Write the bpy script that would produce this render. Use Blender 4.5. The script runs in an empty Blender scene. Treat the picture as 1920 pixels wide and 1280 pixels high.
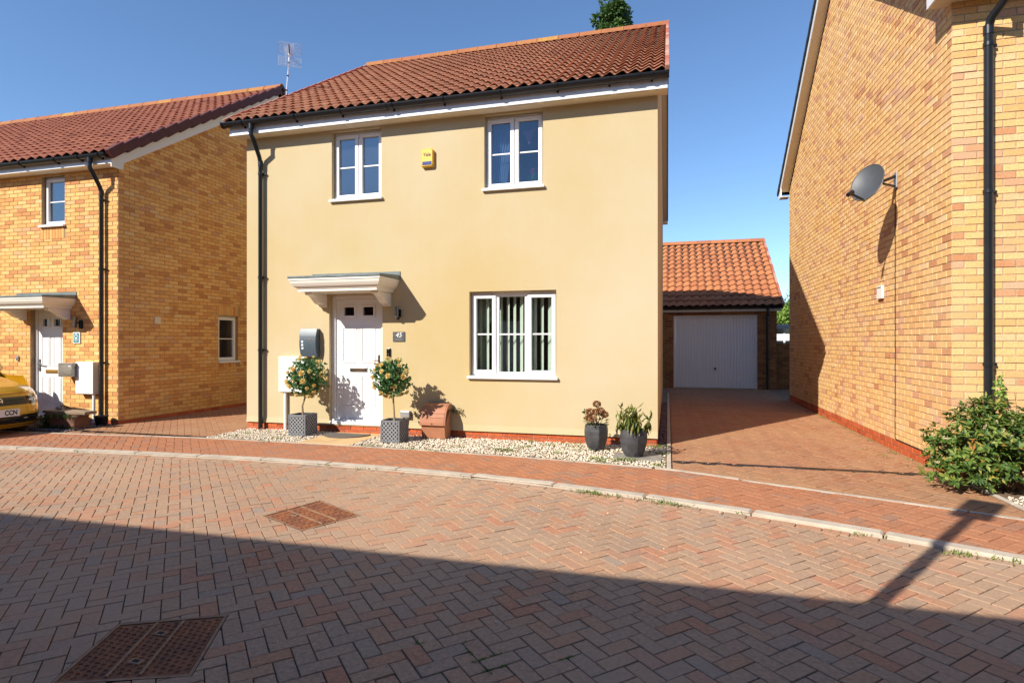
import bpy, math, random
import numpy as np
from mathutils import Vector, Matrix

random.seed(7)
RNG = np.random.default_rng(11)
R = math.radians
scene = bpy.context.scene

# ------------------------------------------------------------------ camera
CAMZ, FPX, CX, CY = 1.40, 1082.0, 960.0, 642.0
YAW = R(15.1)
FWD = Vector((-math.sin(YAW), math.cos(YAW), 0))
RGT = Vector((math.cos(YAW), math.sin(YAW), 0))
CAM = Vector((0, 0, CAMZ))
cam_data = bpy.data.cameras.new('camera')
cam_data.sensor_width = 36.0
cam_data.lens = FPX / 1920 * 36
cam_data.shift_y = 2 / 1920
cam_data.clip_start = 0.05
cam_data.clip_end = 2000
cam = bpy.data.objects.new('camera', cam_data)
cam.location = CAM
cam.rotation_euler = (R(90), 0, YAW)
scene.collection.objects.link(cam)
scene.camera = cam

# ------------------------------------------------------------------ light
SUNV = Vector((2.83, 4.26, -3.65)).normalized()      # direction the light travels
SUN_EL = math.asin(-SUNV.z)
SUN_AZ = math.atan2(-SUNV.x, -SUNV.y)                # clockwise from +Y
world = bpy.data.worlds.new('World')
scene.world = world
world.use_nodes = True
wn = world.node_tree.nodes
wl = world.node_tree.links
wn.clear()
sky = wn.new('ShaderNodeTexSky')
sky.sky_type = 'NISHITA'
sky.sun_disc = False
sky.sun_elevation = SUN_EL
sky.sun_rotation = SUN_AZ
sky.altitude = 50
sky.air_density = 1.0
sky.dust_density = 0.0
sky.ozone_density = 6.0
bg = wn.new('ShaderNodeBackground')
bg.inputs['Strength'].default_value = 0.122
wo = wn.new('ShaderNodeOutputWorld')
wl.new(sky.outputs[0], bg.inputs[0])
wl.new(bg.outputs[0], wo.inputs[0])
sun_data = bpy.data.lights.new('sun', 'SUN')
sun_data.energy = 5.0
sun_data.angle = R(0.42)
sun_data.color = (1.0, 0.93, 0.82)
sun = bpy.data.objects.new('sun', sun_data)
sun.rotation_euler = SUNV.to_track_quat('-Z', 'Y').to_euler()
sun.location = (-20, -30, 26)
scene.collection.objects.link(sun)
vs = scene.view_settings
vs.view_transform = 'Standard'
vs.look = 'None'
vs.exposure = 0.58
vs.gamma = 1.0
vs.use_curve_mapping = False
scene.render.engine = 'CYCLES'
scene.cycles.use_denoising = True
scene.cycles.max_bounces = 6
scene.cycles.diffuse_bounces = 4
scene.cycles.glossy_bounces = 3
scene.cycles.transmission_bounces = 3
scene.cycles.transparent_max_bounces = 12
scene.cycles.sample_clamp_indirect = 6.0


# ------------------------------------------------------------------ measuring helpers (real depths)
def ray(px, py):
    return FWD + RGT * ((px - CX) / FPX) + Vector((0, 0, (CY - py) / FPX))


def onY(px, py, Y):
    d = ray(px, py)
    t = Y / d.y
    return d.x * t, CAMZ + d.z * t


def onX(px, py, X):
    d = ray(px, py)
    t = X / d.x
    return d.y * t, CAMZ + d.z * t


def onZ(px, py, z=0.0):
    d = ray(px, py)
    t = (z - CAMZ) / d.z
    return d.x * t, d.y * t


def proj(p):
    r = Vector(p) - CAM
    d = r.dot(FWD)
    if d < 0.1:
        return None
    return CX + FPX * r.dot(RGT) / d, CY - FPX * r.z / d, d


# ------------------------------------------------------------------ object helpers
COL = scene.collection
WL = {}


def tag(o, label=None, cat=None, group=None, kind=None):
    if label: o['label'] = label
    if cat: o['category'] = cat
    if group: o['group'] = group
    if kind: o['kind'] = kind
    return o


def thing(name, label, cat, loc=(0, 0, 0), group=None):
    o = bpy.data.objects.new(name, None)
    o.empty_display_size = 0.2
    COL.objects.link(o)
    o.location = loc
    WL[o] = Vector(loc)
    return tag(o, label, cat, group)


def link(name, me, parent, wloc, rot=None):
    o = bpy.data.objects.new(name, me)
    COL.objects.link(o)
    wloc = Vector(wloc)
    if parent is not None:
        o.parent = parent
        o.location = wloc - WL[parent]
    else:
        o.location = wloc
    if rot is not None:
        o.rotation_euler = rot
    WL[o] = wloc
    return o


class MB:
    def __init__(s):
        s.v = []
        s.f = []

    def add(s, vs_, fs_):
        b = len(s.v)
        s.v += [tuple(p) for p in vs_]
        s.f += [tuple(i + b for i in f) for f in fs_]
        return s

    def box(s, x0, x1, y0, y1, z0, z1):
        if x0 > x1: x0, x1 = x1, x0
        if y0 > y1: y0, y1 = y1, y0
        if z0 > z1: z0, z1 = z1, z0
        return s.add([(x0, y0, z0), (x1, y0, z0), (x1, y1, z0), (x0, y1, z0),
                      (x0, y0, z1), (x1, y0, z1), (x1, y1, z1), (x0, y1, z1)],
                     [(0, 3, 2, 1), (4, 5, 6, 7), (0, 1, 5, 4), (1, 2, 6, 5), (2, 3, 7, 6), (3, 0, 4, 7)])

    def obox(s, c, ax, hs):
        c = Vector(c)
        a = [Vector(ax[i]) * hs[i] for i in range(3)]
        vv = []
        for k in (-1, 1):
            for j, i in ((-1, -1), (-1, 1), (1, 1), (1, -1)):
                vv.append(c + a[0] * i + a[1] * j + a[2] * k)
        return s.add(vv, [(0, 3, 2, 1), (4, 5, 6, 7), (0, 1, 5, 4), (1, 2, 6, 5), (2, 3, 7, 6), (3, 0, 4, 7)])

    def bar(s, a, b, w, h=None, up=(0, 0, 1)):
        a, b = Vector(a), Vector(b)
        d = (b - a)
        L = d.length
        d.normalize()
        up = Vector(up)
        x = d.cross(up)
        if x.length < 1e-4: x = d.cross(Vector((1, 0, 0)))
        x.normalize()
        y = x.cross(d)
        return s.obox((a + b) / 2, (d, x, y), (L / 2, w / 2, (h or w) / 2))

    def tube(s, pts, r, n=10, caps=True):
        pts = [Vector(p) for p in pts]
        rr = r if isinstance(r, (list, tuple)) else [r] * len(pts)
        rings = []
        prev = None
        for i, p in enumerate(pts):
            if i == 0: t = pts[1] - p
            elif i == len(pts) - 1: t = p - pts[i - 1]
            else: t = (pts[i + 1] - p).normalized() + (p - pts[i - 1]).normalized()
            t.normalize()
            if prev is None:
                a = t.cross(Vector((0, 0, 1)))
                if a.length < 1e-3: a = t.cross(Vector((1, 0, 0)))
            else:
                a = prev - t * prev.dot(t)
            a.normalize()
            prev = a
            b = t.cross(a)
            rings.append([p + (a * math.cos(2 * math.pi * k / n) + b * math.sin(2 * math.pi * k / n)) * rr[i] for k in range(n)])
        vv = [q for ring in rings for q in ring]
        ff = []
        for i in range(len(pts) - 1):
            for k in range(n):
                ff.append((i * n + k, i * n + (k + 1) % n, (i + 1) * n + (k + 1) % n, (i + 1) * n + k))
        if caps:
            ff.append(tuple(range(n - 1, -1, -1)))
            ff.append(tuple((len(pts) - 1) * n + k for k in range(n)))
        return s.add(vv, ff)

    def lathe(s, prof, c, n=16, a0=0.0, caps=True):
        c = Vector(c)
        vv = []
        for r, z in prof:
            for k in range(n):
                a = a0 + 2 * math.pi * k / n
                vv.append((c.x + r * math.cos(a), c.y + r * math.sin(a), c.z + z))
        ff = []
        m = len(prof)
        for i in range(m - 1):
            for k in range(n):
                ff.append((i * n + k, i * n + (k + 1) % n, (i + 1) * n + (k + 1) % n, (i + 1) * n + k))
        if caps:
            ff.append(tuple(range(n - 1, -1, -1)))
            ff.append(tuple((m - 1) * n + k for k in range(n)))
        return s.add(vv, ff)

    def exx(s, prof, x0, x1):                    # closed (y, z) profile extruded along X
        n = len(prof)
        vv = [(x0, y, z) for y, z in prof] + [(x1, y, z) for y, z in prof]
        ff = [(i, (i + 1) % n, n + (i + 1) % n, n + i) for i in range(n)]
        ff += [tuple(range(n - 1, -1, -1)), tuple(range(n, 2 * n))]
        return s.add(vv, ff)

    def exy(s, prof, y0, y1):                    # closed (x, z) profile extruded along Y
        n = len(prof)
        vv = [(x, y0, z) for x, z in prof] + [(x, y1, z) for x, z in prof]
        ff = [(i, (i + 1) % n, n + (i + 1) % n, n + i) for i in range(n)]
        ff += [tuple(range(n - 1, -1, -1)), tuple(range(n, 2 * n))]
        return s.add(vv, ff)

    def exz(s, prof, z0, z1):
        n = len(prof)
        vv = [(x, y, z0) for x, y in prof] + [(x, y, z1) for x, y in prof]
        ff = [(i, (i + 1) % n, n + (i + 1) % n, n + i) for i in range(n)]
        ff += [tuple(range(n - 1, -1, -1)), tuple(range(n, 2 * n))]
        return s.add(vv, ff)

    def grid(s, P):                              # P[i][j] points
        n, m = len(P), len(P[0])
        vv = [q for row in P for q in row]
        ff = [(i * m + j, i * m + j + 1, (i + 1) * m + j + 1, (i + 1) * m + j) for i in range(n - 1) for j in range(m - 1)]
        return s.add(vv, ff)

    def sphere(s, c, r, nu=10, nv=7, sc=(1, 1, 1)):
        c = Vector(c)
        prof = [(math.sin(math.pi * i / nv) * r, -math.cos(math.pi * i / nv) * r) for i in range(nv + 1)]
        vv = []
        for rr, z in prof:
            for k in range(nu):
                a = 2 * math.pi * k / nu
                vv.append((c.x + max(rr, 1e-4) * math.cos(a) * sc[0], c.y + max(rr, 1e-4) * math.sin(a) * sc[1], c.z + z * sc[2]))
        ff = [(i * nu + k, i * nu + (k + 1) % nu, (i + 1) * nu + (k + 1) % nu, (i + 1) * nu + k) for i in range(nv) for k in range(nu)]
        return s.add(vv, ff)

    def build(s, name, mat, parent=None, bevel=0.0, smooth=False, seg=2, kind=None, fix=True, base=False):
        V = np.array(s.v, dtype=float)
        lo, hi = V.min(0), V.max(0)
        c = (lo + hi) / 2
        if base: c[2] = lo[2]
        me = bpy.data.meshes.new(name)
        me.from_pydata((V - c).tolist(), [], s.f)
        me.update()
        if fix:
            import bmesh
            bm = bmesh.new()
            bm.from_mesh(me)
            bmesh.ops.recalc_face_normals(bm, faces=bm.faces)
            bm.to_mesh(me)
            bm.free()
        if smooth:
            me.polygons.foreach_set('use_smooth', [True] * len(me.polygons))
            try:
                me.set_sharp_from_angle(angle=R(40))
            except Exception:
                pass
        me.materials.append(M[mat] if isinstance(mat, str) else mat)
        o = link(name, me, parent, c)
        if bevel > 0:
            b = o.modifiers.new('bevel', 'BEVEL')
            b.width = bevel
            b.segments = seg
            b.limit_method = 'ANGLE'
            b.angle_limit = R(40)
        if kind: o['kind'] = kind
        return o


# ------------------------------------------------------------------ materials
M = {}


def newmat(name):
    m = bpy.data.materials.new(name)
    m.use_nodes = True
    nt = m.node_tree
    b = nt.nodes.get('Principled BSDF')
    M[name] = m
    return m, nt, b


def nnode(nt, typ, **kw):
    n = nt.nodes.new(typ)
    for k, v in kw.items():
        setattr(n, k, v)
    return n


def plain(name, col, rough=0.6, metal=0.0, var=0.0, vscale=6.0, bump=0.0, bscale=60.0, spec=0.5, col2=None, coat=0.0, stretch=(1, 1, 1), lo=0.35, hi=0.65, streak=0.0):
    m, nt, b = newmat(name)
    b.inputs['Base Color'].default_value = (*col, 1)
    b.inputs['Roughness'].default_value = rough
    b.inputs['Metallic'].default_value = metal
    b.inputs['Specular IOR Level'].default_value = spec
    if coat:
        b.inputs['Coat Weight'].default_value = coat
        b.inputs['Coat Roughness'].default_value = 0.05
    L = nt.links
    if var or col2 or bump:
        geo = nnode(nt, 'ShaderNodeNewGeometry')
        mp = nnode(nt, 'ShaderNodeMapping')
        mp.inputs['Scale'].default_value = stretch
        L.new(geo.outputs['Position'], mp.inputs['Vector'])
        pos = mp.outputs[0]
    if var or col2:
        n = nnode(nt, 'ShaderNodeTexNoise')
        n.inputs['Scale'].default_value = vscale
        n.inputs['Detail'].default_value = 6
        n.inputs['Roughness'].default_value = 0.6
        L.new(pos, n.inputs['Vector'])
        mr = nnode(nt, 'ShaderNodeMapRange')
        mr.inputs['From Min'].default_value = lo
        mr.inputs['From Max'].default_value = hi
        L.new(n.outputs['Fac'], mr.inputs['Value'])
        mx = nnode(nt, 'ShaderNodeMix', data_type='RGBA')
        a = col
        c2 = col2 if col2 else tuple(min(1, c * (1 - var)) for c in col)
        mx.inputs[6].default_value = (*a, 1)
        mx.inputs[7].default_value = (*c2, 1)
        L.new(mr.outputs[0], mx.inputs[0])
        outc = mx.outputs[2]
        if streak:
            mp2 = nnode(nt, 'ShaderNodeMapping')
            mp2.inputs['Scale'].default_value = (5.0, 5.0, 0.22)
            L.new(geo.outputs['Position'], mp2.inputs['Vector'])
            ns_ = nnode(nt, 'ShaderNodeTexNoise')
            ns_.inputs['Scale'].default_value = 1.3
            ns_.inputs['Detail'].default_value = 7
            ns_.inputs['Roughness'].default_value = 0.7
            L.new(mp2.outputs[0], ns_.inputs['Vector'])
            ms_ = nnode(nt, 'ShaderNodeMapRange')
            ms_.inputs['From Min'].default_value = 0.35
            ms_.inputs['From Max'].default_value = 0.7
            ms_.inputs['To Min'].default_value = 1.0 + streak * .4
            ms_.inputs['To Max'].default_value = 1.0 - streak
            L.new(ns_.outputs['Fac'], ms_.inputs['Value'])
            mm_ = nnode(nt, 'ShaderNodeMix', data_type='RGBA', blend_type='MULTIPLY')
            mm_.inputs[0].default_value = 1.0
            L.new(outc, mm_.inputs[6])
            L.new(ms_.outputs[0], mm_.inputs[7])
            outc = mm_.outputs[2]
        L.new(outc, b.inputs['Base Color'])
    if bump:
        n2 = nnode(nt, 'ShaderNodeTexNoise')
        n2.inputs['Scale'].default_value = bscale
        n2.inputs['Detail'].default_value = 4
        L.new(pos, n2.inputs['Vector'])
        bp = nnode(nt, 'ShaderNodeBump')
        bp.inputs['Strength'].default_value = bump
        bp.inputs['Distance'].default_value = 0.01
        L.new(n2.outputs['Fac'], bp.inputs['Height'])
        L.new(bp.outputs[0], b.inputs['Normal'])
    return m


def piece_mat(name, stops, rough=0.85, grain=0.35, gscale=40.0, patch=0.25, pscale=0.9, patchcol=None, bump=0.4, bscale=90.0, spec=0.3, blotch=None, bl_scale=9.0, bl=(0.55, 0.7)):
    """stops: [(pos, colour)], one random pick per piece, plus grain and large weathering patches"""
    m, nt, b = newmat(name)
    L = nt.links
    geo = nnode(nt, 'ShaderNodeNewGeometry')
    oi = nnode(nt, 'ShaderNodeObjectInfo')
    ad = nnode(nt, 'ShaderNodeMath', operation='ADD')
    L.new(geo.outputs['Random Per Island'], ad.inputs[0])
    L.new(oi.outputs['Random'], ad.inputs[1])
    fr = nnode(nt, 'ShaderNodeMath', operation='FRACT')
    L.new(ad.outputs[0], fr.inputs[0])
    cr = nnode(nt, 'ShaderNodeValToRGB')
    el = cr.color_ramp.elements
    el[0].position, el[0].color = stops[0][0], (*stops[0][1], 1)
    el[1].position, el[1].color = stops[-1][0], (*stops[-1][1], 1)
    for p, c in stops[1:-1]:
        e = el.new(p)
        e.color = (*c, 1)
    L.new(fr.outputs[0], cr.inputs[0])
    col = cr.outputs[0]
    # grain
    n1 = nnode(nt, 'ShaderNodeTexNoise')
    n1.inputs['Scale'].default_value = gscale
    n1.inputs['Detail'].default_value = 5
    L.new(geo.outputs['Position'], n1.inputs['Vector'])
    mr = nnode(nt, 'ShaderNodeMapRange')
    mr.inputs['From Min'].default_value = 0.3
    mr.inputs['From Max'].default_value = 0.7
    mr.inputs['To Min'].default_value = 1 - grain
    mr.inputs['To Max'].default_value = 1 + grain * 0.6
    L.new(n1.outputs['Fac'], mr.inputs['Value'])
    mul = nnode(nt, 'ShaderNodeMix', data_type='RGBA', blend_type='MULTIPLY')
    mul.inputs[0].default_value = 1.0
    L.new(col, mul.inputs[6])
    L.new(mr.outputs[0], mul.inputs[7])
    col = mul.outputs[2]
    if blotch:
        n3 = nnode(nt, 'ShaderNodeTexNoise')
        n3.inputs['Scale'].default_value = bl_scale
        n3.inputs['Detail'].default_value = 5
        L.new(geo.outputs['Position'], n3.inputs['Vector'])
        m3 = nnode(nt, 'ShaderNodeMapRange')
        m3.inputs['From Min'].default_value = bl[0]
        m3.inputs['From Max'].default_value = bl[1]
        m3.inputs['To Max'].default_value = 0.8
        L.new(n3.outputs['Fac'], m3.inputs['Value'])
        x3 = nnode(nt, 'ShaderNodeMix', data_type='RGBA')
        L.new(m3.outputs[0], x3.inputs[0])
        L.new(col, x3.inputs[6])
        x3.inputs[7].default_value = (*blotch, 1)
        col = x3.outputs[2]
    if patch:
        n2 = nnode(nt, 'ShaderNodeTexNoise')
        n2.inputs['Scale'].default_value = pscale
        n2.inputs['Detail'].default_value = 4
        L.new(geo.outputs['Position'], n2.inputs['Vector'])
        m2 = nnode(nt, 'ShaderNodeMapRange')
        m2.inputs['From Min'].default_value = 0.38
        m2.inputs['From Max'].default_value = 0.68
        m2.inputs['To Max'].default_value = patch
        L.new(n2.outputs['Fac'], m2.inputs['Value'])
        x2 = nnode(nt, 'ShaderNodeMix', data_type='RGBA')
        L.new(m2.outputs[0], x2.inputs[0])
        L.new(col, x2.inputs[6])
        pc = patchcol or tuple(c * 0.5 for c in stops[0][1])
        x2.inputs[7].default_value = (*pc, 1)
        col = x2.outputs[2]
    L.new(col, b.inputs['Base Color'])
    b.inputs['Roughness'].default_value = rough
    b.inputs['Specular IOR Level'].default_value = spec
    if bump:
        n4 = nnode(nt, 'ShaderNodeTexNoise')
        n4.inputs['Scale'].default_value = bscale
        n4.inputs['Detail'].default_value = 5
        L.new(geo.outputs['Position'], n4.inputs['Vector'])
        bp = nnode(nt, 'ShaderNodeBump')
        bp.inputs['Strength'].default_value = bump
        bp.inputs['Distance'].default_value = 0.006
        L.new(n4.outputs['Fac'], bp.inputs['Height'])
        L.new(bp.outputs[0], b.inputs['Normal'])
    return m


def leaf_mat(name, stops, rough=0.45, trans=0.25):
    m, nt, b = newmat(name)
    L = nt.links
    geo = nnode(nt, 'ShaderNodeNewGeometry')
    oi = nnode(nt, 'ShaderNodeObjectInfo')
    ad = nnode(nt, 'ShaderNodeMath', operation='ADD')
    L.new(geo.outputs['Random Per Island'], ad.inputs[0])
    L.new(oi.outputs['Random'], ad.inputs[1])
    fr = nnode(nt, 'ShaderNodeMath', operation='FRACT')
    L.new(ad.outputs[0], fr.inputs[0])
    cr = nnode(nt, 'ShaderNodeValToRGB')
    el = cr.color_ramp.elements
    el[0].position, el[0].color = stops[0][0], (*stops[0][1], 1)
    el[1].position, el[1].color = stops[-1][0], (*stops[-1][1], 1)
    for p, c in stops[1:-1]:
        e = el.new(p)
        e.color = (*c, 1)
    L.new(fr.outputs[0], cr.inputs[0])
    L.new(cr.outputs[0], b.inputs['Base Color'])
    b.inputs['Roughness'].default_value = rough
    b.inputs['Specular IOR Level'].default_value = 0.4
    tr = nnode(nt, 'ShaderNodeBsdfTranslucent')
    L.new(cr.outputs[0], tr.inputs['Color'])
    mx = nnode(nt, 'ShaderNodeMixShader')
    mx.inputs[0].default_value = trans
    out = nt.nodes.get('Material Output')
    L.new(b.outputs[0], mx.inputs[1])
    L.new(tr.outputs[0], mx.inputs[2])
    L.new(mx.outputs[0], out.inputs['Surface'])
    return m


def glass_mat(name, refl=0.12, tint=(0.9, 0.95, 0.95), rough=0.0, wob=0.0):
    m, nt, b = newmat(name)
    nt.nodes.remove(b)
    L = nt.links
    tr = nnode(nt, 'ShaderNodeBsdfTransparent')
    tr.inputs[0].default_value = (*tint, 1)
    gl = nnode(nt, 'ShaderNodeBsdfGlossy')
    gl.inputs['Roughness'].default_value = rough
    gl.inputs['Color'].default_value = (0.95, 0.97, 1, 1)
    gn = nnode(nt, 'ShaderNodeNewGeometry')
    dt = nnode(nt, 'ShaderNodeVectorMath', operation='DOT_PRODUCT')
    L.new(gn.outputs['Normal'], dt.inputs[0])
    L.new(gn.outputs['Incoming'], dt.inputs[1])
    ab = nnode(nt, 'ShaderNodeMath', operation='ABSOLUTE')
    L.new(dt.outputs['Value'], ab.inputs[0])
    om = nnode(nt, 'ShaderNodeMath', operation='SUBTRACT')
    om.inputs[0].default_value = 1.0
    L.new(ab.outputs[0], om.inputs[1])
    pw = nnode(nt, 'ShaderNodeMath', operation='POWER')
    pw.inputs[1].default_value = 5.0
    L.new(om.outputs[0], pw.inputs[0])
    fr = nnode(nt, 'ShaderNodeMath', operation='MULTIPLY_ADD')
    fr.inputs[1].default_value = 0.94
    fr.inputs[2].default_value = 0.06
    L.new(pw.outputs[0], fr.inputs[0])
    ad = nnode(nt, 'ShaderNodeMath', operation='ADD')
    ad.inputs[1].default_value = refl
    ad.use_clamp = True
    L.new(fr.outputs[0], ad.inputs[0])
    mx = nnode(nt, 'ShaderNodeMixShader')
    L.new(ad.outputs[0], mx.inputs[0])
    L.new(tr.outputs[0], mx.inputs[1])
    L.new(gl.outputs[0], mx.inputs[2])
    if wob:
        geo = nnode(nt, 'ShaderNodeNewGeometry')
        n = nnode(nt, 'ShaderNodeTexNoise')
        n.inputs['Scale'].default_value = 3
        L.new(geo.outputs['Position'], n.inputs['Vector'])
        bp = nnode(nt, 'ShaderNodeBump')
        bp.inputs['Strength'].default_value = wob
        L.new(n.outputs['Fac'], bp.inputs['Height'])
        L.new(bp.outputs[0], gl.inputs['Normal'])
    L.new(mx.outputs[0], nt.nodes.get('Material Output').inputs['Surface'])
    return m


plain('render_cream', (0.545, 0.465, 0.32), 0.9, var=0.0, col2=(0.50, 0.385, 0.19), vscale=0.33, bump=0.25, bscale=220, spec=0.2, lo=0.3, hi=0.7, streak=0.012)
plain('upvc', (0.80, 0.80, 0.79), 0.3, bump=0.02, bscale=8)
plain('fascia', (0.78, 0.78, 0.77), 0.35, var=0.12, vscale=3, stretch=(3, 3, 0.6))
plain('soffit', (0.70, 0.62, 0.47), 0.6)
plain('soffit_white', (0.74, 0.70, 0.62), 0.6)
plain('black_plastic', (0.012, 0.013, 0.016), 0.32, var=0.3, vscale=4)
plain('dark_gap', (0.01, 0.009, 0.008), 0.9)
plain('underlay', (0.035, 0.02, 0.015), 0.9)
plain('mortar_buff', (0.50, 0.37, 0.23), 0.95, var=0.25, vscale=20, bump=0.4, bscale=150)
plain('mortar_dark', (0.42, 0.28, 0.15), 0.95, var=0.25, vscale=20, bump=0.4, bscale=150)
plain('brick_opposite', (0.16, 0.085, 0.05), 0.95, var=0.4, vscale=9)
plain('mortar_pale', (0.48, 0.40, 0.32), 0.95, var=0.25, vscale=20, bump=0.4, bscale=150)
piece_mat('brick_right', [(0.0, (0.72, 0.43, 0.16)), (0.25, (0.77, 0.49, 0.20)), (0.5, (0.74, 0.455, 0.185)), (0.70, (0.67, 0.365, 0.135)), (0.80, (0.77, 0.535, 0.28)), (0.89, (0.52, 0.23, 0.10)), (0.95, (0.60, 0.31, 0.17)), (1.0, (0.64, 0.37, 0.23))],
          grain=0.2, gscale=60, patch=0.35, pscale=1.6, patchcol=(0.70, 0.45, 0.26), blotch=(0.63, 0.32, 0.13), bl_scale=6, bl=(0.6, 0.76))
piece_mat('brick_left', [(0.0, (0.76, 0.425, 0.135)), (0.3, (0.80, 0.48, 0.175)), (0.55, (0.74, 0.39, 0.12)), (0.75, (0.65, 0.31, 0.10)), (0.88, (0.50, 0.21, 0.075)), (0.95, (0.80, 0.53, 0.24)), (1.0, (0.56, 0.27, 0.14))],
          grain=0.22, gscale=50, patch=0.25, pscale=1.3, patchcol=(0.60, 0.30, 0.11), blotch=(0.48, 0.20, 0.07), bl_scale=3.2, bl=(0.58, 0.75))
piece_mat('brick_red', [(0.0, (0.46, 0.095, 0.03)), (0.5, (0.53, 0.125, 0.042)), (1.0, (0.36, 0.07, 0.025))], grain=0.25, patch=0.0)
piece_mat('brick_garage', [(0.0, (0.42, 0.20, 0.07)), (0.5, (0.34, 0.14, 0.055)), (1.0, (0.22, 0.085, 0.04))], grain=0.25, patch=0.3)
piece_mat('tile_main', [(0.0, (0.40, 0.165, 0.088)), (0.4, (0.45, 0.19, 0.104)), (0.75, (0.36, 0.145, 0.08)), (1.0, (0.50, 0.23, 0.13))],
          grain=0.3, gscale=70, patch=0.3, pscale=0.8, patchcol=(0.25, 0.10, 0.058), blotch=(0.46, 0.24, 0.12), bl_scale=14, bl=(0.56, 0.8), bump=0.5, bscale=160, rough=0.9)
piece_mat('tile_left', [(0.0, (0.33, 0.118, 0.07)), (0.5, (0.38, 0.14, 0.083)), (0.93, (0.31, 0.11, 0.067)), (1.0, (0.20, 0.07, 0.05))],
          grain=0.3, gscale=70, patch=0.3, pscale=0.8, patchcol=(0.24, 0.08, 0.05), bump=0.5, bscale=160, rough=0.9)
piece_mat('tile_garage', [(0.0, (0.42, 0.155, 0.062)), (0.5, (0.48, 0.185, 0.075)), (1.0, (0.36, 0.125, 0.055))],
          grain=0.25, gscale=70, patch=0.2, pscale=0.8, patchcol=(0.35, 0.14, 0.07), bump=0.4, bscale=160, rough=0.8)
piece_mat('ridge', [(0.0, (0.36, 0.15, 0.055)), (0.5, (0.31, 0.11, 0.048)), (1.0, (0.42, 0.22, 0.055))], grain=0.3, patch=0.4, pscale=2, patchcol=(0.36, 0.12, 0.06))
plain('verge_dark', (0.105, 0.022, 0.018), 0.6, var=0.3, vscale=8)
piece_mat('verge_red', [(0.0, (0.36, 0.10, 0.06)), (0.35, (0.40, 0.12, 0.075)), (0.5, (0.46, 0.30, 0.23)), (0.65, (0.42, 0.20, 0.14)), (1.0, (0.34, 0.09, 0.06))], grain=0.2, patch=0)
plain('tile_black', (0.02, 0.021, 0.025), 0.6, var=0.3, vscale=6)
piece_mat('paver_road', [(0.0, (0.39, 0.245, 0.155)), (0.3, (0.355, 0.24, 0.162)), (0.5, (0.41, 0.235, 0.14)), (0.62, (0.42, 0.215, 0.125)), (0.72, (0.43, 0.19, 0.11)), (0.82, (0.335, 0.235, 0.165)), (0.92, (0.40, 0.235, 0.14)), (1.0, (0.30, 0.232, 0.183))],
          grain=0.26, gscale=45, patch=0.6, pscale=0.7, patchcol=(0.45, 0.30, 0.195), blotch=(0.29, 0.20, 0.145), bl_scale=1.7, bl=(0.56, 0.78), bump=0.5, bscale=120, rough=0.82)
piece_mat('paver_walk', [(0.0, (0.38, 0.15, 0.073)), (0.4, (0.43, 0.175, 0.082)), (0.75, (0.36, 0.155, 0.08)), (0.9, (0.31, 0.175, 0.115)), (1.0, (0.41, 0.145, 0.068))],
          grain=0.25, gscale=45, patch=0.4, pscale=0.8, patchcol=(0.40, 0.21, 0.125), bump=0.45, bscale=120, rough=0.82)
piece_mat('paver_drive', [(0.0, (0.355, 0.165, 0.083)), (0.4, (0.385, 0.19, 0.098)), (0.8, (0.33, 0.165, 0.092)), (1.0, (0.36, 0.15, 0.075))],
          grain=0.25, gscale=30, patch=0.55, pscale=0.9, patchcol=(0.40, 0.24, 0.125), bump=0.45, bscale=120, rough=0.82)
plain('joint_dark', (0.085, 0.06, 0.045), 0.95, var=0.4, vscale=9)
plain('joint_sand', (0.34, 0.20, 0.12), 0.95, var=0.4, vscale=9)
plain('concrete', (0.52, 0.45, 0.36), 0.9, var=0.25, vscale=5, bump=0.4, bscale=120)
plain('sandstone', (0.62, 0.40, 0.19), 0.9, var=0.2, vscale=4, bump=0.3, bscale=60)
piece_mat('pebble', [(0.0, (0.66, 0.56, 0.42)), (0.3, (0.76, 0.68, 0.55)), (0.6, (0.60, 0.47, 0.32)), (0.8, (0.80, 0.74, 0.64)), (1.0, (0.45, 0.33, 0.22))], grain=0.15, patch=0, bump=0)
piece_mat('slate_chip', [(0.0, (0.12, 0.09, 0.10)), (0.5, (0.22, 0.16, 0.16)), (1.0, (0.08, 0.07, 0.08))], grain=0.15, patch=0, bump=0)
plain('gravel_bed', (0.30, 0.23, 0.15), 0.95, var=0.4, vscale=30)
plain('soil', (0.20, 0.13, 0.08), 0.95, var=0.5, vscale=14, bump=0.6, bscale=40)
plain('ground_far', (0.13, 0.14, 0.07), 0.95, var=0.4, vscale=0.2)
plain('rust', (0.30, 0.105, 0.035), 0.75, col2=(0.17, 0.06, 0.028), vscale=9, bump=0.5, bscale=90)
plain('rust_worn', (0.28, 0.18, 0.10), 0.6, col2=(0.20, 0.09, 0.05), vscale=20)
plain('lead', (0.16, 0.20, 0.20), 0.55, var=0.35, vscale=8)
plain('grp_white', (0.78, 0.74, 0.66), 0.4)
plain('door_white', (0.80, 0.80, 0.80), 0.32)
plain('mailbox_blue', (0.075, 0.105, 0.13), 0.38, var=0.1)
plain('white_mark', (0.75, 0.75, 0.72), 0.5)
plain('chrome', (0.62, 0.60, 0.56), 0.22, metal=1.0)
plain('brushed', (0.27, 0.265, 0.25), 0.4, metal=1.0, var=0.2, vscale=30)
plain('bronze', (0.16, 0.11, 0.08), 0.4, metal=0.8)
plain('brass', (0.55, 0.40, 0.14), 0.35, metal=0.9)
plain('slate', (0.085, 0.09, 0.09), 0.7, var=0.3, vscale=30)
plain('plaque_blue', (0.03, 0.20, 0.27), 0.35)
plain('meter_white', (0.80, 0.78, 0.74), 0.5)
plain('meter_shade', (0.70, 0.66, 0.60), 0.5)
plain('alarm_yellow', (0.75, 0.42, 0.03), 0.4)
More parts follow.
